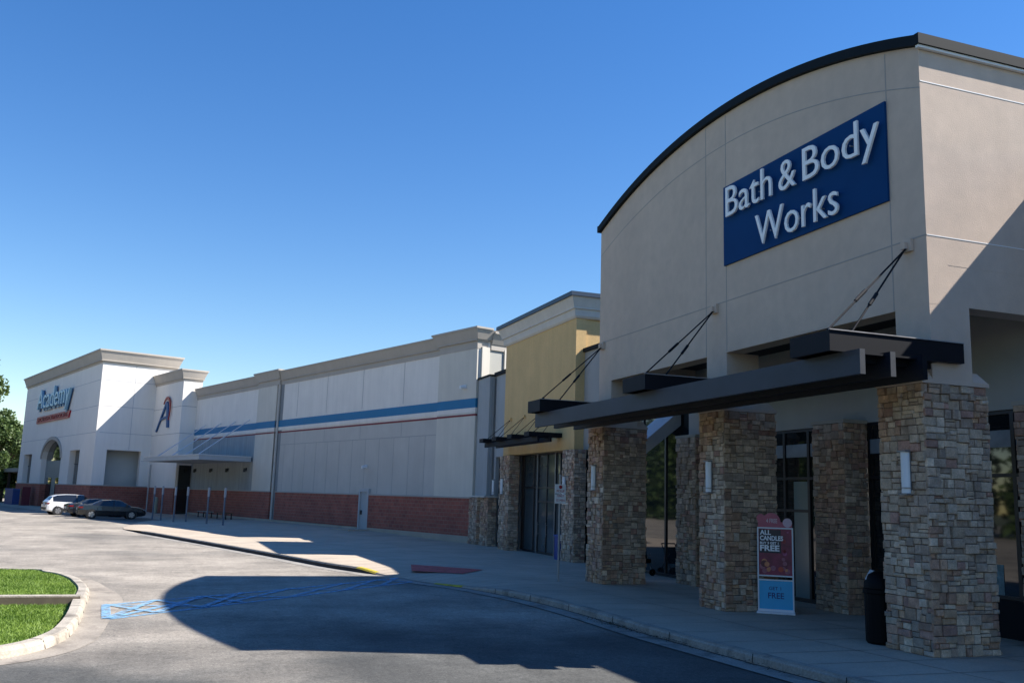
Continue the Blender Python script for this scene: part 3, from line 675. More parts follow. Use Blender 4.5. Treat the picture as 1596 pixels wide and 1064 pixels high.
# finishes as thin claddings on the front: grey lower panels, pilasters
m_ = MB()
m_.box(XW-.03, XW, 43.65, 64.6, 2.45, 6.75, 0)
PA(m_, 'lower_panel', [walll])
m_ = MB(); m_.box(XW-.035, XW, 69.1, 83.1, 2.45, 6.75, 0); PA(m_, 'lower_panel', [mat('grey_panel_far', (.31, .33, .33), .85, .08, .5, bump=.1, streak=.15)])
for (a, b_, nm_) in ((40.0, 43.65, 'right end'), (65.6, 69.1, 'middle')):
    m_ = MB(); m_.box(XW-.14, XW, a+(.002 if a < 41 else 0), b_, 2.452, 10.3, 0); m_.box(XW-.145, XW-.02, a, b_, 2.452, 6.7, 0); o = PA(m_, 'pilaster', [wallm])
m_ = MB()
m_.box(XW-.015, XW+.2, 64.6, 65.6, .3, 10.3, 0); PA(m_, 'recess_joint', [mat('recess_grey', (.24, .25, .25), .9, .05, 1, streak=.1)])
m_ = MB(); m_.tube((XW-.1, 65.2, .3), (XW-.1, 65.2, 10.3), .09, seg=8); PA(m_, 'downpipe', [walll])
jn = MB()
y = 44.95
while y < 64:
    jn.box(XW-.036, XW-.029, y-.014, y+.014, 2.45, 5.85); y += 1.72
jn.box(XW-.036, XW-.029, 43.7, 64.6, 5.83, 5.87)
for y in (47.6, 52.6, 57.6, 62.2): jn.box(XW-.036, XW+.01, y-.02, y+.02, 5.9, 6.7); jn.box(XW-.006, XW+.01, y-.02, y+.02, 7.8, 10.3)
for y in (71.5, 74, 76.5, 79): jn.box(XW-.042, XW-.029, y-.02, y+.02, 2.45, 6.6)
PA(jn, 'panel_joint', [walljoint])
# stripes
m_ = MB()
for (a, b_, off) in ((40.0, 43.65, .15), (43.65, 65.6, .045), (65.6, 69.1, .15), (69.1, 83.1, .045)):
    m_.box(XW-off, XW, a-(.003 if a < 41 else 0), b_, 7.15, 7.65, 0); m_.box(XW-off-.001, XW, a-(.003 if a < 41 else 0), b_, 6.92, 7.15, 1)
    m_.box(XW-off-.002, XW, a-(.003 if a < 41 else 0), b_, 6.72, 6.82, 2)
PA(m_, 'colour_stripe', [blue, wallw, red])
# cornice
def corn(a, b_, ex, dz=0, z0=10.3):
    c = MB(); c.flare(XW, 61, a, b_, z0, z0+.25+dz, ex, ex+.02); c.flare(XW, 61, a, b_, z0+.25+dz, z0+.31+dz, ex+.1, ex+.1); c.flare(XW, 61, a, b_, z0+.31+dz, z0+.85+dz, ex+.08, ex+.36); c.flare(XW, 61, a, b_, z0+.85+dz, z0+.97+dz, ex+.4, ex+.4)
    return c
c = MB()
for (a, b_, ex, dz) in ((43.65, 65.6, .04, 0), (69.1, 83.1, .04, 0)):
    c.box(XW-.04, XW+.5, a, b_, 10.3, 10.62); c.box(XW-.14, XW+.5, a, b_, 10.62, 10.68)
    c.prism([(XW-.10, a, 10.68), (XW+.5, a, 10.68), (XW+.5, a, 11.2), (XW-.34, a, 11.2)], (0, b_-a, 0)); c.box(XW-.38, XW+.6, a, b_, 11.2, 11.28)
for (a, b_) in ((40.0, 43.65), (65.2, 69.1)):
    lo = a-.0
    c.box(XW-.16, XW+.55, a-.02, b_, 10.3, 10.72); c.box(XW-.28, XW+.55, a-.08, b_+.05, 10.72, 10.79)
    c.flare(XW, XW+.5, a+.1, b_-.1, 10.79, 11.32, .24, .46); c.box(XW-.5, XW+.6, a-.4, b_+.4, 11.32, 11.42)
PA(c, 'cornice', [cornice])
# brick base and plinth
for a, b_, z in ((YN-.004, 50.85, .5), (52.05, 64.6, .5), (65.6, YF, .45)):
    m_ = MB(); m_.box(XW-.16, XW+.5, a, b_, z, 2.42, 0); PA(m_, 'block_base', [brick])
m_ = MB(); m_.box(XW-.2, XW+.5, YN-.03, 50.85, 2.42, 2.5); m_.box(XW-.2, XW+.5, 52.05, 64.6, 2.42, 2.5); m_.box(XW-.2, XW+.5, 65.6, YF, 2.42, 2.5); PA(m_, 'ledge', [cornice])
m_ = MB(); m_.box(XW-.2, XW+.4, YN-.05, 50.8, .02, .5); m_.box(XW-.2, XW+.4, 52.1, YF, .02, .48); m_.box(XW-.14, XW+.4, 50.8, 52.1, .02, .36); PA(m_, 'plinth', [concrete])
m_ = MB(); m_.box(XW+.6, 45, YN-.02, YN+.3, 2.5, 10.4); PA(m_, 'return_panel', [mat('return_cream', (.42, .41, .36), .85, .05, .5)])
# return wall facing the camera
m_ = MB(); m_.box(XW+.1, XW+.6, YN-.12, YN, 2.5, 10.4); m_.box(XW+1.6, XW+1.75, YN-.12, YN, 7, 10.4); PA(m_, 'return_pilaster', [wallm])
m_ = MB(); m_.box(XW+.7, 45, YN-.1, YN+.5, 10.3, 10.6); m_.prism([(XW+.7, YN-.14, 10.6), (XW+.7, YN-.4, 11.15), (XW+.7, YN+.5, 11.15), (XW+.7, YN+.5, 10.6)], (16, 0, 0)); m_.box(XW+.7, 45, YN-.44, YN+.5, 11.15, 11.25)
PA(m_, 'return_cornice', [cornice])
# staff door
d = MB(); d.box(XW-.08, XW-.02, 50.98, 51.92, .38, 2.62); dr = PA(d, 'door', [mat('door_grey', (.40, .42, .43), .6, .05)])
d = MB(); d.box(XW-.18, XW, 50.85, 50.98, .36, 2.8); d.box(XW-.18, XW, 51.92, 52.05, .36, 2.8); d.box(XW-.18, XW, 50.98, 51.92, 2.62, 2.8); PA(d, 'door_frame', [mat('frame_grey', (.45, .46, .46), .6, 0)], dr)
d = MB(); d.box(XW-.16, XW-.08, 51.72, 51.84, 1.25, 1.5); PA(d, 'handle', [frame], dr)
# step at the door
m_ = MB(); m_.box(XW-1.6, XW-.15, 50.5, 52.5, .2, .375); PA(m_, 'door_step', [concrete])

TY1_ = 125.1
# logo tower with the small gable mass
m_ = MB(); m_.box(27.18, 28.85, YF+.02, 91.13, 2.5, 12.1); m_.box(28.6, 60, YF+.02, TY1_, 2.5, 10.8); PA(m_, 'logo_bay_wall', [wallt])
m_ = MB(); m_.flare(27.18, 28.85, YF+.02, 91.1, 11.95, 12.15, .03, .06).flare(27.18, 28.85, YF+.02, 91.1, 12.15, 12.2, .16, .16).flare(27.18, 28.85, YF+.02, 91.1, 12.2, 12.85, .1, .34).flare(27.18, 28.85, YF+.02, 91.1, 12.85, 12.97, .38, .38); PA(m_, 'cornice', [cornice])
m_ = MB(); m_.box(27.1, 60, YF-.06, 91.13, .1, 2.5); PA(m_, 'block_base', [brick])
m_ = MB()
for z in (4.9, 7.3, 9.7): m_.box(27.172, 27.2, YF+.02, 91.1, z-.02, z+.02); m_.box(27.2, 28.5, YF+.012, YF+.03, z-.02, z+.02)
PA(m_, 'panel_joint', [walljoint])
m_ = MB(); m_.tube((27.08, 90.3, .3), (27.08, 90.3, 4.6), .07, seg=8); PA(m_, 'downpipe', [walll])
m_ = MB(); m_.box(27.4, 28.45, YF-.09, YF+.03, .3, 4.5); PA(m_, 'entrance_door', [glass_dark])  # dark panel put where the bay side lies in deep canopy shade

# entrance tower
TX, TY0, TY1 = 22.2, 91.13, 125.2
m_ = MB()
m_.box(TX, 29.0, TY0, TY1, 7.4, 14.2)
def colbox(a, b_, z0, z1): m_.box(TX, TX+.8, a, b_, z0, z1)
# front wall with openings: w2 (96.4-100.3), arch (103.9-112.9), w1 (118.2-122.5)
for a, b_ in ((TY0, 96.4), (100.3, 103.9), (112.9, 118.2), (122.5, TY1)): colbox(a, b_, 2.55, 7.4)
for a, b_ in ((96.4, 100.3), (118.2, 122.5)): colbox(a, b_, 5.85, 7.4)
NA = 24
def az(y): return 5.2 + 1.95*math.sqrt(max(0, 1-((y-108.4)/4.5)**2))
for i in range(NA):
    a = 103.9+9*i/NA; b_ = 103.9+9*(i+1)/NA
    m_.prism([(TX, a, az(a)), (TX, b_, az(b_)), (TX, b_, 7.4), (TX, a, 7.4)], (.8, 0, 0))
# side wall with opening 23.3-26.35
m_.box(TX+.8, 23.3, TY0, TY0+.6, 2.55, 7.4); m_.box(26.35, 28.0, TY0, TY0+.6, 2.55, 7.4); m_.box(23.3, 26.35, TY0, TY0+.6, 5.8, 7.4)
m_.box(TX+.8, 28.6, TY1-.6, TY1, 2.55, 7.4)
PA(m_, 'tower_wall', [wallt])
m_ = MB(); m_.box(26.8, 28.6, TY0+.6, TY1-.6, .1, 7.4); m_.box(TX+.8, 26.8, TY0+.6, TY1-.6, 7.2, 7.4); m_.box(TX+.8, 26.8, TY0+1.6, TY0+1.8, .1, 7.2); PA(m_, 'porch_wall', [mat('porch_grey', (.50, .50, .47), .9, .1, .5)])
m_ = MB(); m_.flare(TX, 29.0, TY0, TY1, 13.75, 13.95, .04, .08).flare(TX, 29.0, TY0, TY1, 13.95, 14.02, .22, .22).flare(TX, 29.0, TY0, TY1, 14.02, 14.85, .14, .42).flare(TX, 29.0, TY0, TY1, 14.85, 15.0, .48, .48); PA(m_, 'cornice', [cornice])
m_ = MB(); m_.box(TX-.08, TX+.8, 111.9, TY1, .05, 2.5); PA(m_, 'block_base', [brick])
m_ = MB(); m_.box(TX-.08, TX+.8, TY0-.08, 104.6, .05, 2.5); m_.box(TX+.8, 27.1, TY0-.08, TY0+.6, .05, 2.5); PA(m_, 'block_base', [brick])
m_ = MB(); m_.box(TX-.12, TX+.8, TY0-.12, 104.6, 2.5, 2.58); m_.box(TX-.12, TX+.8, 111.9, TY1, 2.5, 2.58); m_.box(TX+.8, 27.1, TY0-.12, TY0+.6, 2.5, 2.58); PA(m_, 'ledge', [cornice])
m_ = MB()
for i in range(NA):   # arch moulding
    t0, t1 = math.pi*i/NA, math.pi*(i+1)/NA
    f = lambda t, k: (108.4+(4.5+k)*math.cos(t), 5.2+(1.95+k)*math.sin(t))
    a0, a1, b0, b1 = f(t0, 0), f(t1, 0), f(t0, .35), f(t1, .35)
    m_.prism([(TX-.12, *a0), (TX-.12, *b0), (TX-.12, *b1), (TX-.12, *a1)], (.14, 0, 0))
PA(m_, 'arch_moulding', [cornice])
m_ = MB(); m_.prism([(TX+.5, 108.4+4.5*math.cos(math.pi*i/NA), 5.0+2.1*math.sin(math.pi*i/NA)) for i in range(NA+1)], (.06, 0, 0)); PA(m_, 'fanlight', [glass_dark])
m_ = MB(); m_.box(TX+.5, TX+.6, 104.0, 112.8, .1, 5.0); PA(m_, 'entrance_screen', [mat('screen_grey', (.22, .24, .24), .5, .1)])
for a in (105.2, 109.5):
    m_ = MB(); m_.box(TX+.44, TX+.495, a, a+2.2, .1, 3.2); PA(m_, 'entrance_door', [glass_dark])
for a, b_, mm in ((118.2, 122.5, glass_dark), (96.4, 100.3, mat('porch_glass', (.06, .07, .07), .2, .2))):
    m_ = MB(); m_.box(TX+.55, TX+.6, a, b_, 2.58, 5.85); w_ = PA(m_, 'window', [mm])
    m_ = MB(); m_.box(TX+.5, TX+.55, a+(b_-a)/2-.05, a+(b_-a)/2+.05, 2.58, 5.85); m_.box(TX+.5, TX+.55, a, b_, 4.5, 4.58); PA(m_, 'window_frame', [frame], w_)
m_ = MB()
for z in (4.9, 7.35, 9.8, 12.2):
    m_.box(TX+.3, 29, TY0-.008, TY0+.02, z-.022, z+.022) if z > 6 else m_.box(26.4, 27.1, TY0-.008, TY0+.02, z-.022, z+.022)
    if z > 7: m_.box(TX-.008, TX+.02, TY0+.1, TY1, z-.022, z+.022)
m_.box(25.2, 25.24, TY0-.009, TY0+.02, 5.9, 13.8)
PA(m_, 'panel_joint', [mat('joint_light', (.45, .45, .46), .9, 0)])

# signs on the sports store
s2 = thing('store_sign', 'large blue lettered sign over a red bar on the white entrance tower', 'sign', (22.1, 109, 10), 'A')
def tA(par, txt, y, z, wd, ch, dep, x, mats, nm='lettering', bold=0, shear=0):
    q = MB(); add_text(q, txt, (x, y, z), UY, UZ, NX, wd, ch, dep, bold, 0, shear); return q.build(nm, mats, par)
sb1 = mat('sign_cyan', (.24, .44, .58), .4, 0); sb2 = mat('sign_navy', (.015, .09, .24), .4, 0)
q = MB(); add_text(q, 'Academy', (22.1, 116.5, 10.62), UY, UZ, NX, 15.2, 2.15, .08, .035); q.build('letter_shadow', [sb2], s2)
tA(s2, 'Academy', 116.35, 10.75, 15.0, 2.15, .25, 22.02, [sb1])
q = MB(); q.prism([(22.05, 117.2, 9.2), (22.05, 102.0, 9.2), (22.05, 101.6, 9.92), (22.05, 116.9, 9.92)], (.14, 0, 0)); q.build('sign_bar', [mat('sign_red', (.38, .008, .018), .45, 0)], s2)
tA(s2, 'SPORTS+OUTDOORS', 116.5, 9.36, 14.0, .42, .05, 22.05, [mat('sign_pink', (.22, .01, .016), .5, 0)])
s3 = thing('store_sign', 'blue letter A logo with a red swoosh on the narrow white bay', 'sign', (27.1, 87.6, 7.7), 'A')
q = MB()
def bar(a, b_, w0, w1, x=27.02, m=0):
    (y0, z0), (y1, z1) = a, b_; q.prism([(x, y0+w0, z0), (x, y0-w0, z0), (x, y1-w1, z1), (x, y1+w1, z1)], (.14, 0, 0), m)
bar((89.6, 7.6), (87.1, 10.3), .09, .2); bar((86.4, 7.9), (87.0, 10.2), .26, .2, 27.03); q.prism([(27.01, 88.7, 8.6), (27.01, 86.6, 8.8), (27.01, 86.6, 9.0), (27.01, 88.5, 8.8)], (.14, 0, 0))
q.build('logo_letter', [sb2], s3)
q = MB()
for i in range(9):
    t0, t1 = R(150-i*22), R(150-(i+1)*22); c_ = lambda t, r: (26.98, 86.9+r*math.cos(t)*-.85, 9.5+r*math.sin(t)*1.0)
    wq = .08+.16*math.sin(math.pi*(i+.5)/9)
    q.prism([c_(t0, 1.25), c_(t0, 1.25-wq), c_(t1, 1.25-wq), c_(t1, 1.25)], (.1, 0, 0))
q.build('logo_swoosh', [mat('logo_red', (.28, .02, .02), .45, 0)], s3)

# pick-up canopy
pc = thing('flat_canopy', 'flat white canopy hung on slanting rods over the sports store side entrance', 'awning', (26.4, 76, 4.6), 'A')
m_ = MB(); m_.box(24.26, XW-.2, 69.4, 82.9, 4.66, 5.0); m_.build('canopy_slab', mat('canopy_white', (.42, .44, .45), .6, .05), pc)
m_ = MB(); m_.box(24.22, XW-.2, 69.36, 82.94, 5.0, 5.06); m_.build('edge_trim', mat('canopy_edge', (.6, .61, .62), .6, .0), pc)
for y in (70.7, 73.6, 76.8, 80.5):
    m_ = MB(); m_.tube((XW-.02, y, 7.95), (24.6, y, 5.04), .045, seg=6); m_.build('tie_rod', mat('rod_white', (.62, .63, .65), .5, 0), pc)
for y in (81.9, 78.0, 74.4, 70.6):
    o = thing('wall_spotlight', 'small black wall lamp under the flat canopy, %s' % {81.9: 'farthest left of four', 78.0: 'second from the left', 74.4: 'third from the left', 70.6: 'farthest right of four'}[y], 'wall lamp', (XW-.15, y, 4.1), 'A', 'small wall lamps under the canopy')
    m_ = MB(); m_.box(XW-.1, XW-.02, y-.08, y+.08, 3.98, 4.22); m_.build('back_plate', frame, o); m_ = MB(); m_.tube((XW-.2, y, 3.9), (XW-.2, y, 4.2), .09, .07, 8); m_.build('lamp_head', frame, o)
for (x, y, lb, nm_) in ((XW-.1, 51.5, 'small white floodlight on the long wall above the staff door', 4.15), (XW-.2, 41.0, 'small security camera high on the right end of the long white wall', 8.3)):
    cam_ = 'camera' in lb
    o = thing('security_camera' if cam_ else 'floodlight', lb, 'camera' if cam_ else 'lamp', (x, y, nm_), 'A')
    m_ = MB(); m_.box(x-.02, x+.06, y-.12, y+.12, nm_-.1, nm_+.1); m_.build('bracket', lampw, o); m_ = MB(); m_.tube((x-.28, y, nm_-.05), (x-.02, y, nm_), .09, .09, 8); m_.build('housing', lampw, o)

# posts by the canopy
for i, (x, y, lb) in enumerate(((22.7, 74.0, 'leftmost thin grey post beside the black sedan bonnet'), (22.5, 71.4, 'thin grey post just right of the black sedan bonnet'), (22.1, 67.3, 'grey post with a white collar, first of the right-hand four'), (22.9, 67.1, 'grey post with a white collar, second of the right-hand four'), (22.8, 62.7, 'grey post with a white collar, third of the right-hand four'), (22.9, 60.0, 'rightmost grey post with a white collar'))):
    o = thing('steel_post', lb, 'post', (x, y, .15), 'A', 'steel posts in front of the canopy')
    m_ = MB(); m_.tube((x, y, .1), (x, y, 2.62), .06, seg=10); m_.build('pole', mat('post_grey', (.12, .15, .19), .5, .1), o)
    m_ = MB(); m_.tube((x, y, 2.0), (x, y, 2.6), .08, seg=10); m_.build('collar', mat('post_collar', (.34, .36, .38), .5, 0), o)
for (x, y, cc, lb) in ((26.9, 74.5, (.30, .31, .28), 'low pale grey bench against the block base under the canopy'), (27.0, 70.6, (.16, .09, .04), 'low brown wooden bench against the block base under the canopy')):
    o = thing('bench', lb, 'bench', (x, y, .3), 'A'); bm_ = mat('bench%d' % int(y), cc, .7, .2)
    m_ = MB(); [m_.box(x-.28+k*.15, x-.16+k*.15, y-1.1, y+1.1, .72, .77) for k in range(4)]; m_.build('seat', bm_, o)
    for yy in (y-.9, y+.85):
        m_ = MB(); m_.box(x-.25, x-.18, yy, yy+.07, .28, .72); m_.box(x+.18, x+.25, yy, yy+.07, .28, .72); m_.build('leg', frame, o)
o = thing('ice_chest', 'wide blue merchandise box standing by the left end of the tower', 'box', (21.2, 120.4, .15), 'A')
m_ = MB(); m_.box(20.7, 21.7, 118.3, 122.9, .1, 1.75); m_.build('body', mat('box_blue', (.02, .06, .22), .5, .1), o); m_ = MB(); m_.box(20.66, 21.75, 118.2, 123, 1.75, 1.9); m_.build('lid', mat('box_blue2', (.04, .10, .3), .5, .1), o)
o = thing('vending_kiosk', 'dark red kiosk standing between the blue box and the arch', 'kiosk', (21.3, 114.8, .15), 'A')
m_ = MB(); m_.box(20.9, 21.7, 114.2, 115.4, .1, 2.15); m_.build('cabinet', mat('kiosk_red', (.14, .015, .03), .5, .1), o); m_ = MB(); m_.box(20.86, 20.899, 114.4, 115.2, 1.1, 1.9); m_.build('screen', frame, o)
o = thing('ashtray_bin', 'small pale bin on the block wall between the cars and posts', 'bin', (26.6, 86.2, .15), 'A')
m_ = MB(); m_.lathe([(0, 0), (.2, 0), (.22, 1.2), (.15, 1.45), (0, 1.5)], (26.6, 86.2, .2), 10); m_.build('drum', mat('bin_pale', (.4, .4, .3), .6, 0), o)

# ================================================================ street furniture near
sgp = thing('parking_sign', 'white and red parking notice on a thin grey post beside the kerb', 'sign', (10.9, 25.7, .15))
m_ = MB(); m_.tube((10.9, 25.73, .13), (10.9, 25.73, 3.22), .032, seg=8); m_.build('pole', mat('galv_post', (.30, .31, .31), .5, .1, metal=.3), sgp)
m_ = MB(); m_.box(10.72, 11.06, 25.66, 25.675, 2.66, 2.93, 0); m_.box(10.72, 11.06, 25.66, 25.675, 2.37, 2.64, 0); m_.build('sign_plate', mat('plate_white', (.85, .85, .85), .5, 0), sgp)
m_ = MB(); EX = (1, 0, 0); EY = (0, -1, 0); rd_ = mat('plate_red', (.4, .02, .03), .5, 0)
for txt, z, wd in (('PICKUP', 2.70, .24), ('ONLY', 2.56, .22), ('15 MIN', 2.43, .26)): add_text(m_, txt, (10.89-wd/2, 25.659, z), EX, UZ, EY, wd, .065, .003)
m_.lathe([(0, 0), (.035, 0), (.055, 0)], (10.89, 25.657, 2.85), 12, axis='y'); m_.build('lettering', rd_, sgp)

# poster stand
ps = bpy.data.objects.new('poster_stand', None); COL.objects.link(ps); ps['_o'] = [0, 0, 0]
tag(ps, 'standing poster frame with a pink topper and a bright blue lower panel', 'sign')
A0 = Vector((12.55, 18.22, .15)); B0 = Vector((13.16, 17.74, .15)); dd = (B0-A0); ps.location = A0; ps.rotation_euler.z = math.atan2(dd.y, dd.x)
PW = dd.length
def pp(mb, nm, m): return mb.build(nm, m, ps)
m_ = MB(); m_.box(-.02, PW+.02, -.16, .16, 0, .04); m_.box(0, PW, -.03, .03, .04, .09); pp(m_, 'foot', mat('stand_white', (.8, .8, .82), .5, 0))
fr = MB(); fr.box(0, .03, -.02, .02, .09, 1.86); fr.box(PW-.03, PW, -.02, .02, .09, 1.86); fr.box(.03, PW-.03, -.02, .02, 1.83, 1.86); fr.box(.03, PW-.03, -.02, .02, .79, .82); fr.box(.03, PW-.03, -.02, .02, .70, .73); pp(fr, 'frame', mat('stand_frame', (.75, .76, .77), .5, 0))
m_ = MB(); m_.box(.03, PW-.03, -.008, .008, .82, 1.83); pu = pp(m_, 'poster', mat('poster_plum', (.22, .02, .06), .4, .5, 3))
m_ = MB(); m_.box(.045, PW*.66, -.013, -.009, 1.30, 1.81); pp(m_, 'poster_dark_block', mat('poster_dark', (.015, .015, .03), .4, 0))
m_ = MB()
for txt, z, ch, wd in (('ALL', 1.70, .095, .24), ('CANDLES', 1.575, .095, .50), ('BUY 3 GET 1', 1.49, .05, .40), ('FREE', 1.345, .12, .42)): add_text(m_, txt, (.06, -.014, z), (1, 0, 0), (0, 0, 1), (0, -1, 0), wd, ch, .003, .035)
pp(m_, 'lettering', mat('poster_white', (.9, .9, .9), .5, 0))
rr = random.Random(4)
cml = [mat('candle_red', (.5, .05, .03), .4, .2, 8), mat('candle_orange', (.65, .22, .10), .4, .2, 8), mat('candle_pink', (.35, .10, .15), .4, .2, 8), mat('candle_wine', (.12, .02, .03), .4, 0)]
for q_ in range(16):
    m_ = MB(); cx, cz, r_ = rr.uniform(.1, PW-.1), rr.uniform(.9, 1.25), rr.uniform(.03, .075); m_.lathe([(0, -.012), (r_, -.012), (r_, -.008)], (cx, -.0004*q_, cz), 10, axis='y'); pp(m_, 'poster_candle', cml[rr.randrange(4)])
m_ = MB()
for _ in range(7):
    cx, cz, r_ = rr.uniform(PW*.68, PW-.07), rr.uniform(1.25, 1.78), rr.uniform(.02, .05); m_.lathe([(0, -.012), (r_, -.012), (r_, -.008)], (cx, 0, cz), 10, rr.randrange(2), axis='y')
pp(m_, 'poster_spots', [mat('spot_red', (.35, .03, .04), .4, 0), mat('spot_pink', (.4, .08, .2), .4, 0)])
m_ = MB(); m_.box(.03, PW-.03, -.008, .008, .09, .70); pp(m_, 'lower_panel', mat('panel_cyan', (.03, .42, .72), .4, .05, 2))
m_ = MB(); add_text(m_, 'FREE', (.22, -.009, .32), (1, 0, 0), (0, 0, 1), (0, -1, 0), .34, .12, .003, .015); m_.build('lettering', mat('navy_text', (.01, .05, .2), .5, 0), ps)
m_ = MB(); add_text(m_, 'GET 1', (.24, -.009, .50), (1, 0, 0), (0, 0, 1), (0, -1, 0), .26, .07, .003, .01); m_.build('lettering', MATS['navy_text'], ps)
m_ = MB(); m_.lathe([(0, -.01), (.2, -.01), (.2, .01), (0, .01)], (.31, 0, 1.98), 24, 0, axis='y'); m_.box(.02, PW-.02, -.009, .009, 1.86, 1.98); m_.lathe([(0, -.011), (.09, -.011), (.09, .011)], (.08, 0, 2.06), 16, 0, axis='y'); m_.lathe([(0, -.012), (.1, -.012), (.1, .008)], (PW-.12, 0, 1.97), 16, 1, axis='y')
tpn = pp(m_, 'topper', [mat('topper_pink', (.45, .09, .14), .4, .1, 6), mat('topper_pale', (.62, .45, .5), .5, .1)])
m_ = MB(); add_text(m_, '4 FREE', (.2, -.012, 1.96), (1, 0, 0), (0, 0, 1), (0, -1, 0), .24, .09, .003, .015); m_.build('topper_lettering', mat('topper_txt', (.65, .5, .52), .5, 0), ps)

# litter bin
tb_ = thing('trash_can', 'black round litter bin with papers on top beside the nearest stone pier', 'bin', (12.05, 13.78, .15))
m_ = MB(); m_.lathe([(0, 0), (.24, 0), (.27, .04), (.28, .85), (.30, .87), (.30, .93), (.27, .95)], (12.05, 13.78, .15), 24); m_.build('drum', dark_plastic, tb_, smooth=False)
m_ = MB(); m_.lathe([(.28, .95), (.27, 1.05), (.2, 1.18), (.1, 1.24), (0, 1.25)], (12.05, 13.78, .15), 24); m_.build('lid', dark_plastic, tb_, smooth=True)
pb = MB(); pb.prism([(11.86, 13.72, 1.17), (11.84, 13.9, 1.2), (11.98, 13.93, 1.36), (12.0, 13.75, 1.33)], (-.02, 0, .05)); o = pb.build('food_carton', mat('carton', (.55, .56, .58), .6, .1, 8), None, origin=(11.92, 13.8, 1.2)); tag(o, 'crumpled white carton perched on top of the black litter bin', 'litter')
# folding stroller in front of the glass
stx, sty = 14.75, 27.95
st = thing('stroller', 'black folding stroller with a pale cloth parked before the dark glass', 'stroller', (stx, sty, .15))
for dx, dy in ((-.25, -.35), (.25, -.35), (-.25, .4), (.25, .4)):
    m_ = MB(); m_.lathe([(.03, -.02), (.11, -.02), (.11, .02), (.03, .02)], (stx+dx, sty+dy, .26), 14, axis='y'); m_.build('wheel', dark_plastic, st)
m_ = MB()
for dx in (-.25, .25): m_.tube((stx+dx, sty-.35, .26), (stx+dx, sty+.35, 1.15), .015, seg=6); m_.tube((stx+dx, sty+.4, .26), (stx+dx, sty-.2, .85), .015, seg=6)
m_.tube((stx-.25, sty+.35, 1.15), (stx+.25, sty+.35, 1.15), .02, seg=6); m_.build('frame', frame_alu, st)
m_ = MB(); m_.prism([(stx-.23, sty-.3, .55), (stx-.23, sty+.1, .5), (stx-.23, sty+.25, 1.0), (stx-.23, sty+.05, 1.05), (stx-.23, sty-.02, .68), (stx-.23, sty-.3, .68)], (.46, 0, 0)); m_.build('seat', dark_plastic, st)
m_ = MB(); m_.lathe([(.34, -.24), (.36, 0), (.34, .24)], (stx, sty, .95), 12, axis='y'); 
m_ = MB(); m_.prism([(stx-.27, sty-.15, .9), (stx-.27, sty+.2, 1.18), (stx-.27, sty+.28, 1.0), (stx-.27, sty, .72)], (.05, 0, 0)); m_.build('cloth', mat('pale_cloth', (.45, .42, .5), .8, .2, 6), st)
o = thing('recycling_crate', 'slim blue crate on end beside the right pier of the tan store', 'crate', (14.9, 35.2, .15))
m_ = MB(); m_.box(14.72, 15.1, 34.65, 35.2, .15, 1.05); m_.build('body', mat('crate_blue', (.02, .05, .25), .5, .1), o); m_ = MB(); m_.box(14.69, 15.13, 34.62, 35.23, 1.05, 1.12); m_.build('rim', mat('crate_blue_rim', (.03, .08, .33), .5, 0), o)

# ================================================================ cars
tyre_m = mat('tyre', (.015, .015, .016), .8, 0); rim_m = mat('rim', (.45, .45, .46), .3, 0, metal=.7); glass_car = mat('car_glass', (.012, .014, .017), .05, 0, spec=.8)
tail_m = mat('tail_light', (.16, .008, .012), .25, 0); head_m = mat('head_light', (.55, .56, .58), .15, 0); trim_m = mat('car_trim', (.02, .02, .021), .5, 0); plate_m = mat('number_plate', (.55, .56, .55), .5, 0)
def car_paint(name, c): 
    m = mat(name, c, .25, 0, spec=.6); m.node_tree.nodes['Principled BSDF'].inputs['Coat Weight'].default_value = .7; m.node_tree.nodes['Principled BSDF'].inputs['Coat Roughness'].default_value = .04; return m
SED = dict(x=[0, .06, .3, .75, 1.0, 1.65, 2.3, 3.0, 3.78, 4.2, 4.6, 4.82, 4.9], belt=[.74, .92, 1.0, 1.02, 1.01, .98, .96, .95, .93, .88, .80, .66, .5],
           top=[.78, .98, 1.05, 1.08, 1.12, 1.41, 1.46, 1.42, .99, .94, .84, .7, .52], low=[.38, .3, .27, .22, .2, .2, .2, .2, .2, .2, .24, .3, .36],
           hw=[.72, .82, .88, .9, .91, .92, .92, .92, .9, .88, .84, .76, .66], thw=[.62, .7, .74, .72, .68, .58, .58, .58, .72, .74, .7, .62, .52], rear=(4, 5), front=(7, 8), side=range(4, 8), wheels=(.95, 3.82), wr=.335, H=1.46, L=4.9, pil=(2.5,))
SUV = dict(x=[0, .05, .2, .45, .8, 1.5, 2.3, 2.95, 3.65, 4.1, 4.45, 4.64, 4.7], belt=[.8, 1.0, 1.08, 1.1, 1.09, 1.06, 1.04, 1.03, 1.03, 1.0, .92, .78, .6],
           top=[.84, 1.06, 1.22, 1.5, 1.64, 1.70, 1.70, 1.66, 1.10, 1.06, .97, .82, .62], low=[.42, .36, .32, .26, .25, .25, .25, .25, .25, .25, .3, .36, .42],
           hw=[.76, .84, .89, .91, .93, .94, .94, .94, .92, .9, .86, .8, .7], thw=[.66, .72, .7, .66, .64, .64, .64, .63, .76, .76, .72, .66, .56], rear=(2, 3), front=(7, 8), side=range(3, 8), wheels=(.9, 3.7), wr=.36, H=1.7, L=4.7, pil=(2.35,))
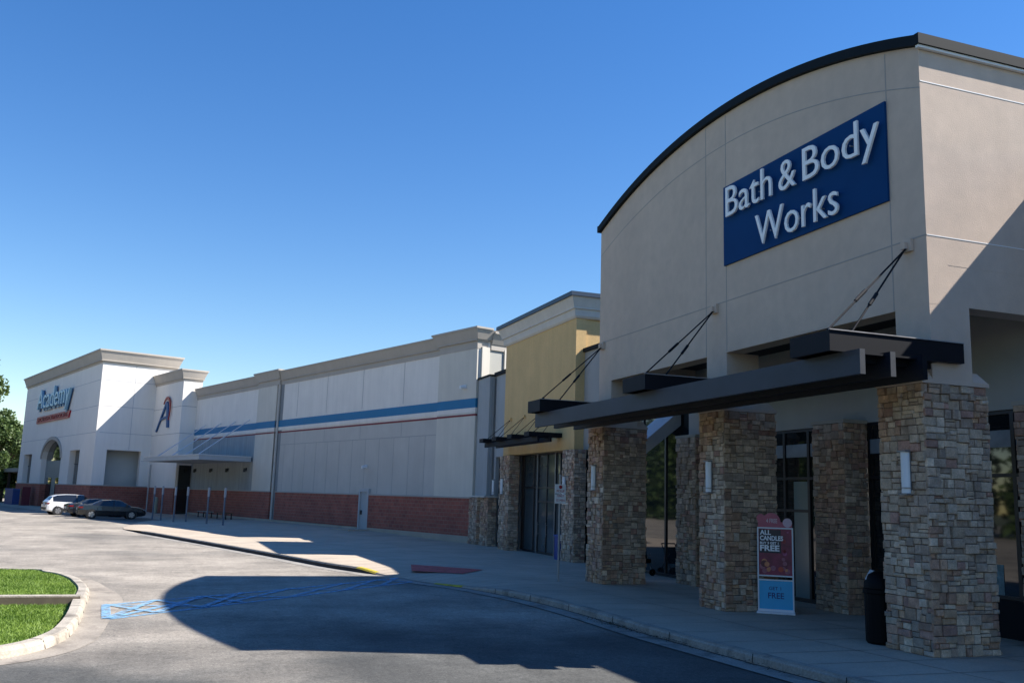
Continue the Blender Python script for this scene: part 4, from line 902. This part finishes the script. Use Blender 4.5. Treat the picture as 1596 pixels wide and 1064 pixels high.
def make_car(sp, name, label, paint, origin, rz, group=None):
    t = bpy.data.objects.new(name, None); COL.objects.link(t); t['_o'] = [0, 0, 0]; tag(t, label, 'car', group)
    t.location = toW(*origin); t.rotation_euler.z = AROT+rz
    n = len(sp['x']); G = []
    for i in range(n):
        hw, th, lo, be, tp_ = sp['hw'][i], sp['thw'][i], sp['low'][i], sp['belt'][i], sp['top'][i]; x = sp['x'][i]
        half = [(hw*.86, lo), (hw*.97, lo+.1), (hw, lo+(be-lo)*.55), (hw*.965, be), (th, tp_-.03), (th*.8, tp_), (0, tp_+.02)]
        G.append([(x, -a, z) for a, z in half] + [(x, a, z) for a, z in half[::-1][1:]])
    body, wins, ws, rg, rf = MB(), {}, MB(), MB(), MB()
    k = len(G[0])
    for i in range(n-1):
        for j in range(k-1):
            f = [G[i][j], G[i][j+1], G[i+1][j+1], G[i+1][j]]; jj = j if j < 6 else 11-j
            glassy = False
            if jj == 3 and i in sp['side'] and i+1 <= sp['front'][1]-0: glassy = 'side'
            if jj in (4, 5) and i == sp['front'][0]: glassy = 'front'
            if jj in (4, 5) and i == sp['rear'][0]: glassy = 'rear'
            if glassy == 'side': wins.setdefault('L' if j < 6 else 'R', MB()).face(f)
            elif glassy == 'front': ws.face(f)
            elif glassy == 'rear': rg.face(f)
            elif jj in (4, 5) and sp['rear'][1] <= i < sp['front'][0]: rf.face(f)
            else: body.face(f)
    body.face(G[0][::-1]); body.face(G[-1])
    for i in range(n-1): body.face([G[i][0], G[i+1][0], G[i+1][-1], G[i][-1]])
    body.build('body', paint, t); rf.build('roof', paint, t)
    for kx, mb in wins.items():
        w0 = mb.build('side_window', glass_car, t); pm = MB(); s_ = -1 if kx == 'L' else 1
        for px_ in sp['pil']:
            i = max(q for q in range(n) if sp['x'][q] <= px_); be, tp_, hw, th = sp['belt'][i], sp['top'][i], sp['hw'][i]*.965, sp['thw'][i]
            pm.prism([(px_-.04, s_*(hw+.006), be), (px_+.04, s_*(hw+.006), be), (px_+.04, s_*(th+.006), tp_-.03), (px_-.04, s_*(th+.006), tp_-.03)], (0, s_*.006, 0))
        pm.build('pillar', trim_m, w0)
    ws.build('windscreen', glass_car, t); rg.build('rear_window', glass_car, t)
    for s_ in (-1, 1):
        for xw in sp['wheels']:
            hw = .9; r = sp['wr']; ar = MB(); ar.lathe([(0, hw*s_+.028*s_), (r+.055, hw*s_+.028*s_), (r+.055, (hw-.2)*s_)], (xw, 0, r+.01), 24, axis='y'); ar.build('wheel_arch', trim_m, t)
            ty = MB(); ty.lathe([(r*.62, (hw+.045)*s_), (r*.93, (hw+.05)*s_), (r, (hw+.02)*s_), (r, (hw-.18)*s_), (r*.6, (hw-.18)*s_)], (xw, 0, r), 24, axis='y'); wo = ty.build('wheel', tyre_m, t)
            rm = MB(); rm.lathe([(r*.64, (hw+.05)*s_), (r*.58, (hw+.03)*s_)], (xw, 0, r), 24, axis='y')
            for q in range(5):
                a = q*2*math.pi/5; u = Vector((math.cos(a), 0, math.sin(a))); v = Vector((-math.sin(a), 0, math.cos(a))); c0 = Vector((xw, (hw+.04)*s_, r))
                rm.prism([c0+v*.06, c0+u*r*.62+v*.075, c0+u*r*.62-v*.075, c0-v*.06], (0, .012*s_, 0))
            rm.build('rim', rim_m, wo)
    for s_ in (-1, 1):
        i = 1; b0 = MB(); z0 = sp['belt'][1]
        b0.prism([(-.015, s_*.34, z0-.14), (-.015, s_*.70, z0-.14), (-.005, s_*.74, z0-.02), (-.005, s_*.4, z0-.0)], (.1, 0, 0)); b0.box(.03, .34, s_*.80, s_*.872, z0-.13, z0-.01); b0.build('tail_light', tail_m, t)
        h0 = MB(); L_ = sp['L']; zf = sp['belt'][-2]; h0.prism([(L_-.10, s_*.42, zf-.02), (L_-.25, s_*.78, zf+.02), (L_-.25, s_*.78, zf+.12), (L_-.14, s_*.42, zf+.06)], (.09, 0, 0)); h0.build('head_light', head_m, t)
        m0 = MB(); xm = sp['x'][8]-.35; m0.box(xm-.08, xm+.1, s_*.92, s_*1.08, sp['belt'][7]+.02, sp['belt'][7]+.16); m0.build('mirror', paint, t)
    bp = MB(); bp.box(-.05, .1, -.7, .7, sp['low'][0]+.02, sp['low'][0]+.2); bp.build('bumper', trim_m, t)
    pl_ = MB(); pl_.box(-.06, -.03, -.26, .26, .66 if sp is SED else .7, .80 if sp is SED else .84); pl_.build('number_plate', plate_m, t)
    dl = MB()
    for s_ in (-1, 1):
        for px_ in (1.35, 2.5, 3.45): dl.box(px_-.008, px_+.008, s_*.915, s_*.928, .35, .95)
        for px_ in (1.6, 2.75): dl.box(px_, px_+.16, s_*.9, s_*.945, .86, .89)
    dl.build('door_seam', trim_m, t)
    return t
make_car(SUV, 'parked_suv', 'white sport utility car parked farthest left', car_paint('car_white', (.75, .75, .75)), (17.55, 86.4, 0), R(3), 'cars parked by the sports store')
make_car(SED, 'parked_sedan', 'dark grey car squeezed between the white car and the black sedan', car_paint('car_grey', (.012, .013, .017)), (18.3, 82.0, 0), R(2), 'cars parked by the sports store')
make_car(SED, 'parked_sedan', 'black four-door sedan parked nearest the canopy posts', car_paint('car_black', (.008, .009, .011)), (18.2, 77.9, 0), R(-9), 'cars parked by the sports store')

# ================================================================ trees
def tree(name, lab, x, y, h, r, zc, seed, n=9000, ls=.16, group=None, sub=26, squash=.85):
    t = bpy.data.objects.new(name, None); COL.objects.link(t); t['_o'] = [0, 0, 0]; t.location = (x, y, 0); tag(t, lab, 'tree', group)
    nr = np.random.RandomState(seed); tk = MB(); fork = h*.35; tk.tube((0, 0, 0), (.1*nr.normal(), .1*nr.normal(), fork), .03*h*.8, .02*h*.8, 9)
    ch = (h-zc)/2; cc = np.array([0, 0, zc+ch]); cl = []
    for _ in range(sub):
        d = nr.normal(size=3); d /= np.linalg.norm(d); q = nr.uniform(.35, .92); c = cc + d*np.array([r, r, ch*.95])*q; cl.append((c, nr.uniform(.22, .40)*r))
    for c, _ in cl[:9]:
        mid = np.array([c[0]*.4, c[1]*.4, fork+(c[2]-fork)*.5]); tk.tube((0, 0, fork*.9), mid, .012*h, .007*h, 6, cap=False); tk.tube(mid, c, .007*h, .003*h, 5, cap=False)
    tk.build('trunk', bark, t)
    V = []; C = []; per = n//sub
    for c, cr in cl:
        d = nr.normal(size=(per, 3)); d /= np.linalg.norm(d, axis=1)[:, None]; P = c + d*(cr*nr.uniform(.45, 1.05, (per, 1)))*np.array([1, 1, squash]); tone = nr.normal(.5, .16)
        a = nr.normal(size=(per, 3)); a /= np.linalg.norm(a, axis=1)[:, None]; b = np.cross(a, nr.normal(size=(per, 3))); b /= np.linalg.norm(b, axis=1)[:, None]; s_ = ls*nr.uniform(.6, 1.3, (per, 1))
        Q = np.stack([P-a*s_, P+b*s_*.55, P+a*s_, P-b*s_*.55], 1); V.append(Q.reshape(-1, 3)); cv = np.clip(tone+nr.normal(0, .14, per), 0, 1); C.append(np.repeat(cv, 4))
    V = np.concatenate(V); C = np.concatenate(C); nf = len(V)//4
    me = bpy.data.meshes.new('crown'); me.from_pydata(V.tolist(), [], [(4*i, 4*i+1, 4*i+2, 4*i+3) for i in range(nf)]); me.materials.append(leafm)
    at = me.color_attributes.new('Col', 'FLOAT_COLOR', 'CORNER'); at.data.foreach_set('color', np.stack([C, C, C, np.ones_like(C)], 1).ravel())
    o = bpy.data.objects.new('crown', me); COL.objects.link(o); o.parent = t; return t
G1 = 'trees beyond the left end of the sports store'
tree('leafy_tree', 'round leafy tree touching the left corner of the entrance tower', -21.4, 146, 13.9, 4.8, 3.0, 1, 16000, .24, G1)
tree('leafy_tree', 'leafy tree with dull olive crown cut off by the left picture edge', -27.5, 150, 14.4, 5.6, 2.5, 2, 14000, .25, G1)
tree('leafy_tree', 'low dark bushy tree under the taller crowns at the far left', -21.8, 137, 6.5, 3.4, 1.0, 3, 10000, .22, G1)
tree('leafy_tree', 'leafy branch end reaching in from the left picture edge against the sky', -12.2, 60, 12.0, 4.0, 5.6, 14, 13000, .15, sub=30)
def woods():
    nr = np.random.RandomState(8); V = []; C = []
    path = [(-52, -40), (-54, 0), (-50, 40), (-53, 80), (-50, 120), (-44, 165), (-20, 182), (20, 186), (55, 186)]
    for a_, b_ in zip(path[:-1], path[1:]):
        L_ = math.hypot(b_[0]-a_[0], b_[1]-a_[1]); k = int(L_/1.6)
        for i in range(k):
            t = i/k; cx = a_[0]+(b_[0]-a_[0])*t+nr.normal(0, 2.5); cy = a_[1]+(b_[1]-a_[1])*t+nr.normal(0, 1.5); hh = (15.5 if cx < -42 and cy < 150 else 10.0)+2.5*math.sin(cx*.3+cy*.21)+nr.normal(0, 1.0); tone = nr.normal(.4, .15)
            for zc_ in np.arange(.8, hh, 1.7):
                n_ = 44; d = nr.normal(size=(n_, 3)); d /= np.linalg.norm(d, axis=1)[:, None]; P = np.array([cx+nr.normal(0, .6), cy+nr.normal(0, .6), zc_]) + d*nr.uniform(1.0, 1.9, (n_, 1))
                a = nr.normal(size=(n_, 3)); a /= np.linalg.norm(a, axis=1)[:, None]; b = np.cross(a, nr.normal(size=(n_, 3))); b /= np.linalg.norm(b, axis=1)[:, None]; s_ = nr.uniform(.4, .8, (n_, 1))
                V.append(np.stack([P-a*s_, P+b*s_*.6, P+a*s_, P-b*s_*.6], 1).reshape(-1, 3)); C.append(np.repeat(np.clip(tone+nr.normal(0, .15, n_), 0, 1), 4))
    V = np.concatenate(V); C = np.concatenate(C); me = bpy.data.meshes.new('woods'); me.from_pydata(V.tolist(), [], [(4*i, 4*i+1, 4*i+2, 4*i+3) for i in range(len(V)//4)]); me.materials.append(leafm)
    at = me.color_attributes.new('Col', 'FLOAT_COLOR', 'CORNER'); at.data.foreach_set('color', np.stack([C, C, C, np.ones_like(C)], 1).ravel())
    o = bpy.data.objects.new('woods', me); COL.objects.link(o); tag(o, 'continuous belt of woodland closing the far side of the parking lot', 'woods', kind='stuff')
woods()

# low shelter at far left under the trees
sh = thing('low_shelter', 'low flat-roofed shelter in the shade of the trees at the far left', 'shelter', (24, 132, 0), 'A')
m_ = MB(); m_.box(22.5, 40, 127.5, 145, 3.9, 4.35); m_.build('roof', mat('shelter_roof', (.30, .29, .27), .7, .05), sh)
m_ = MB(); m_.box(27, 40, 125.4, 145, .05, 3.9); m_.build('wall', mat('shelter_wall', (.10, .09, .08), .9, .1), sh)
for y in (128, 134, 140):
    m_ = MB(); m_.box(22.7, 23.0, y, y+.3, .02, 3.9); m_.build('post', brown_dark, sh)

for o in bpy.data.objects:
    if '_o' in o: del o['_o']
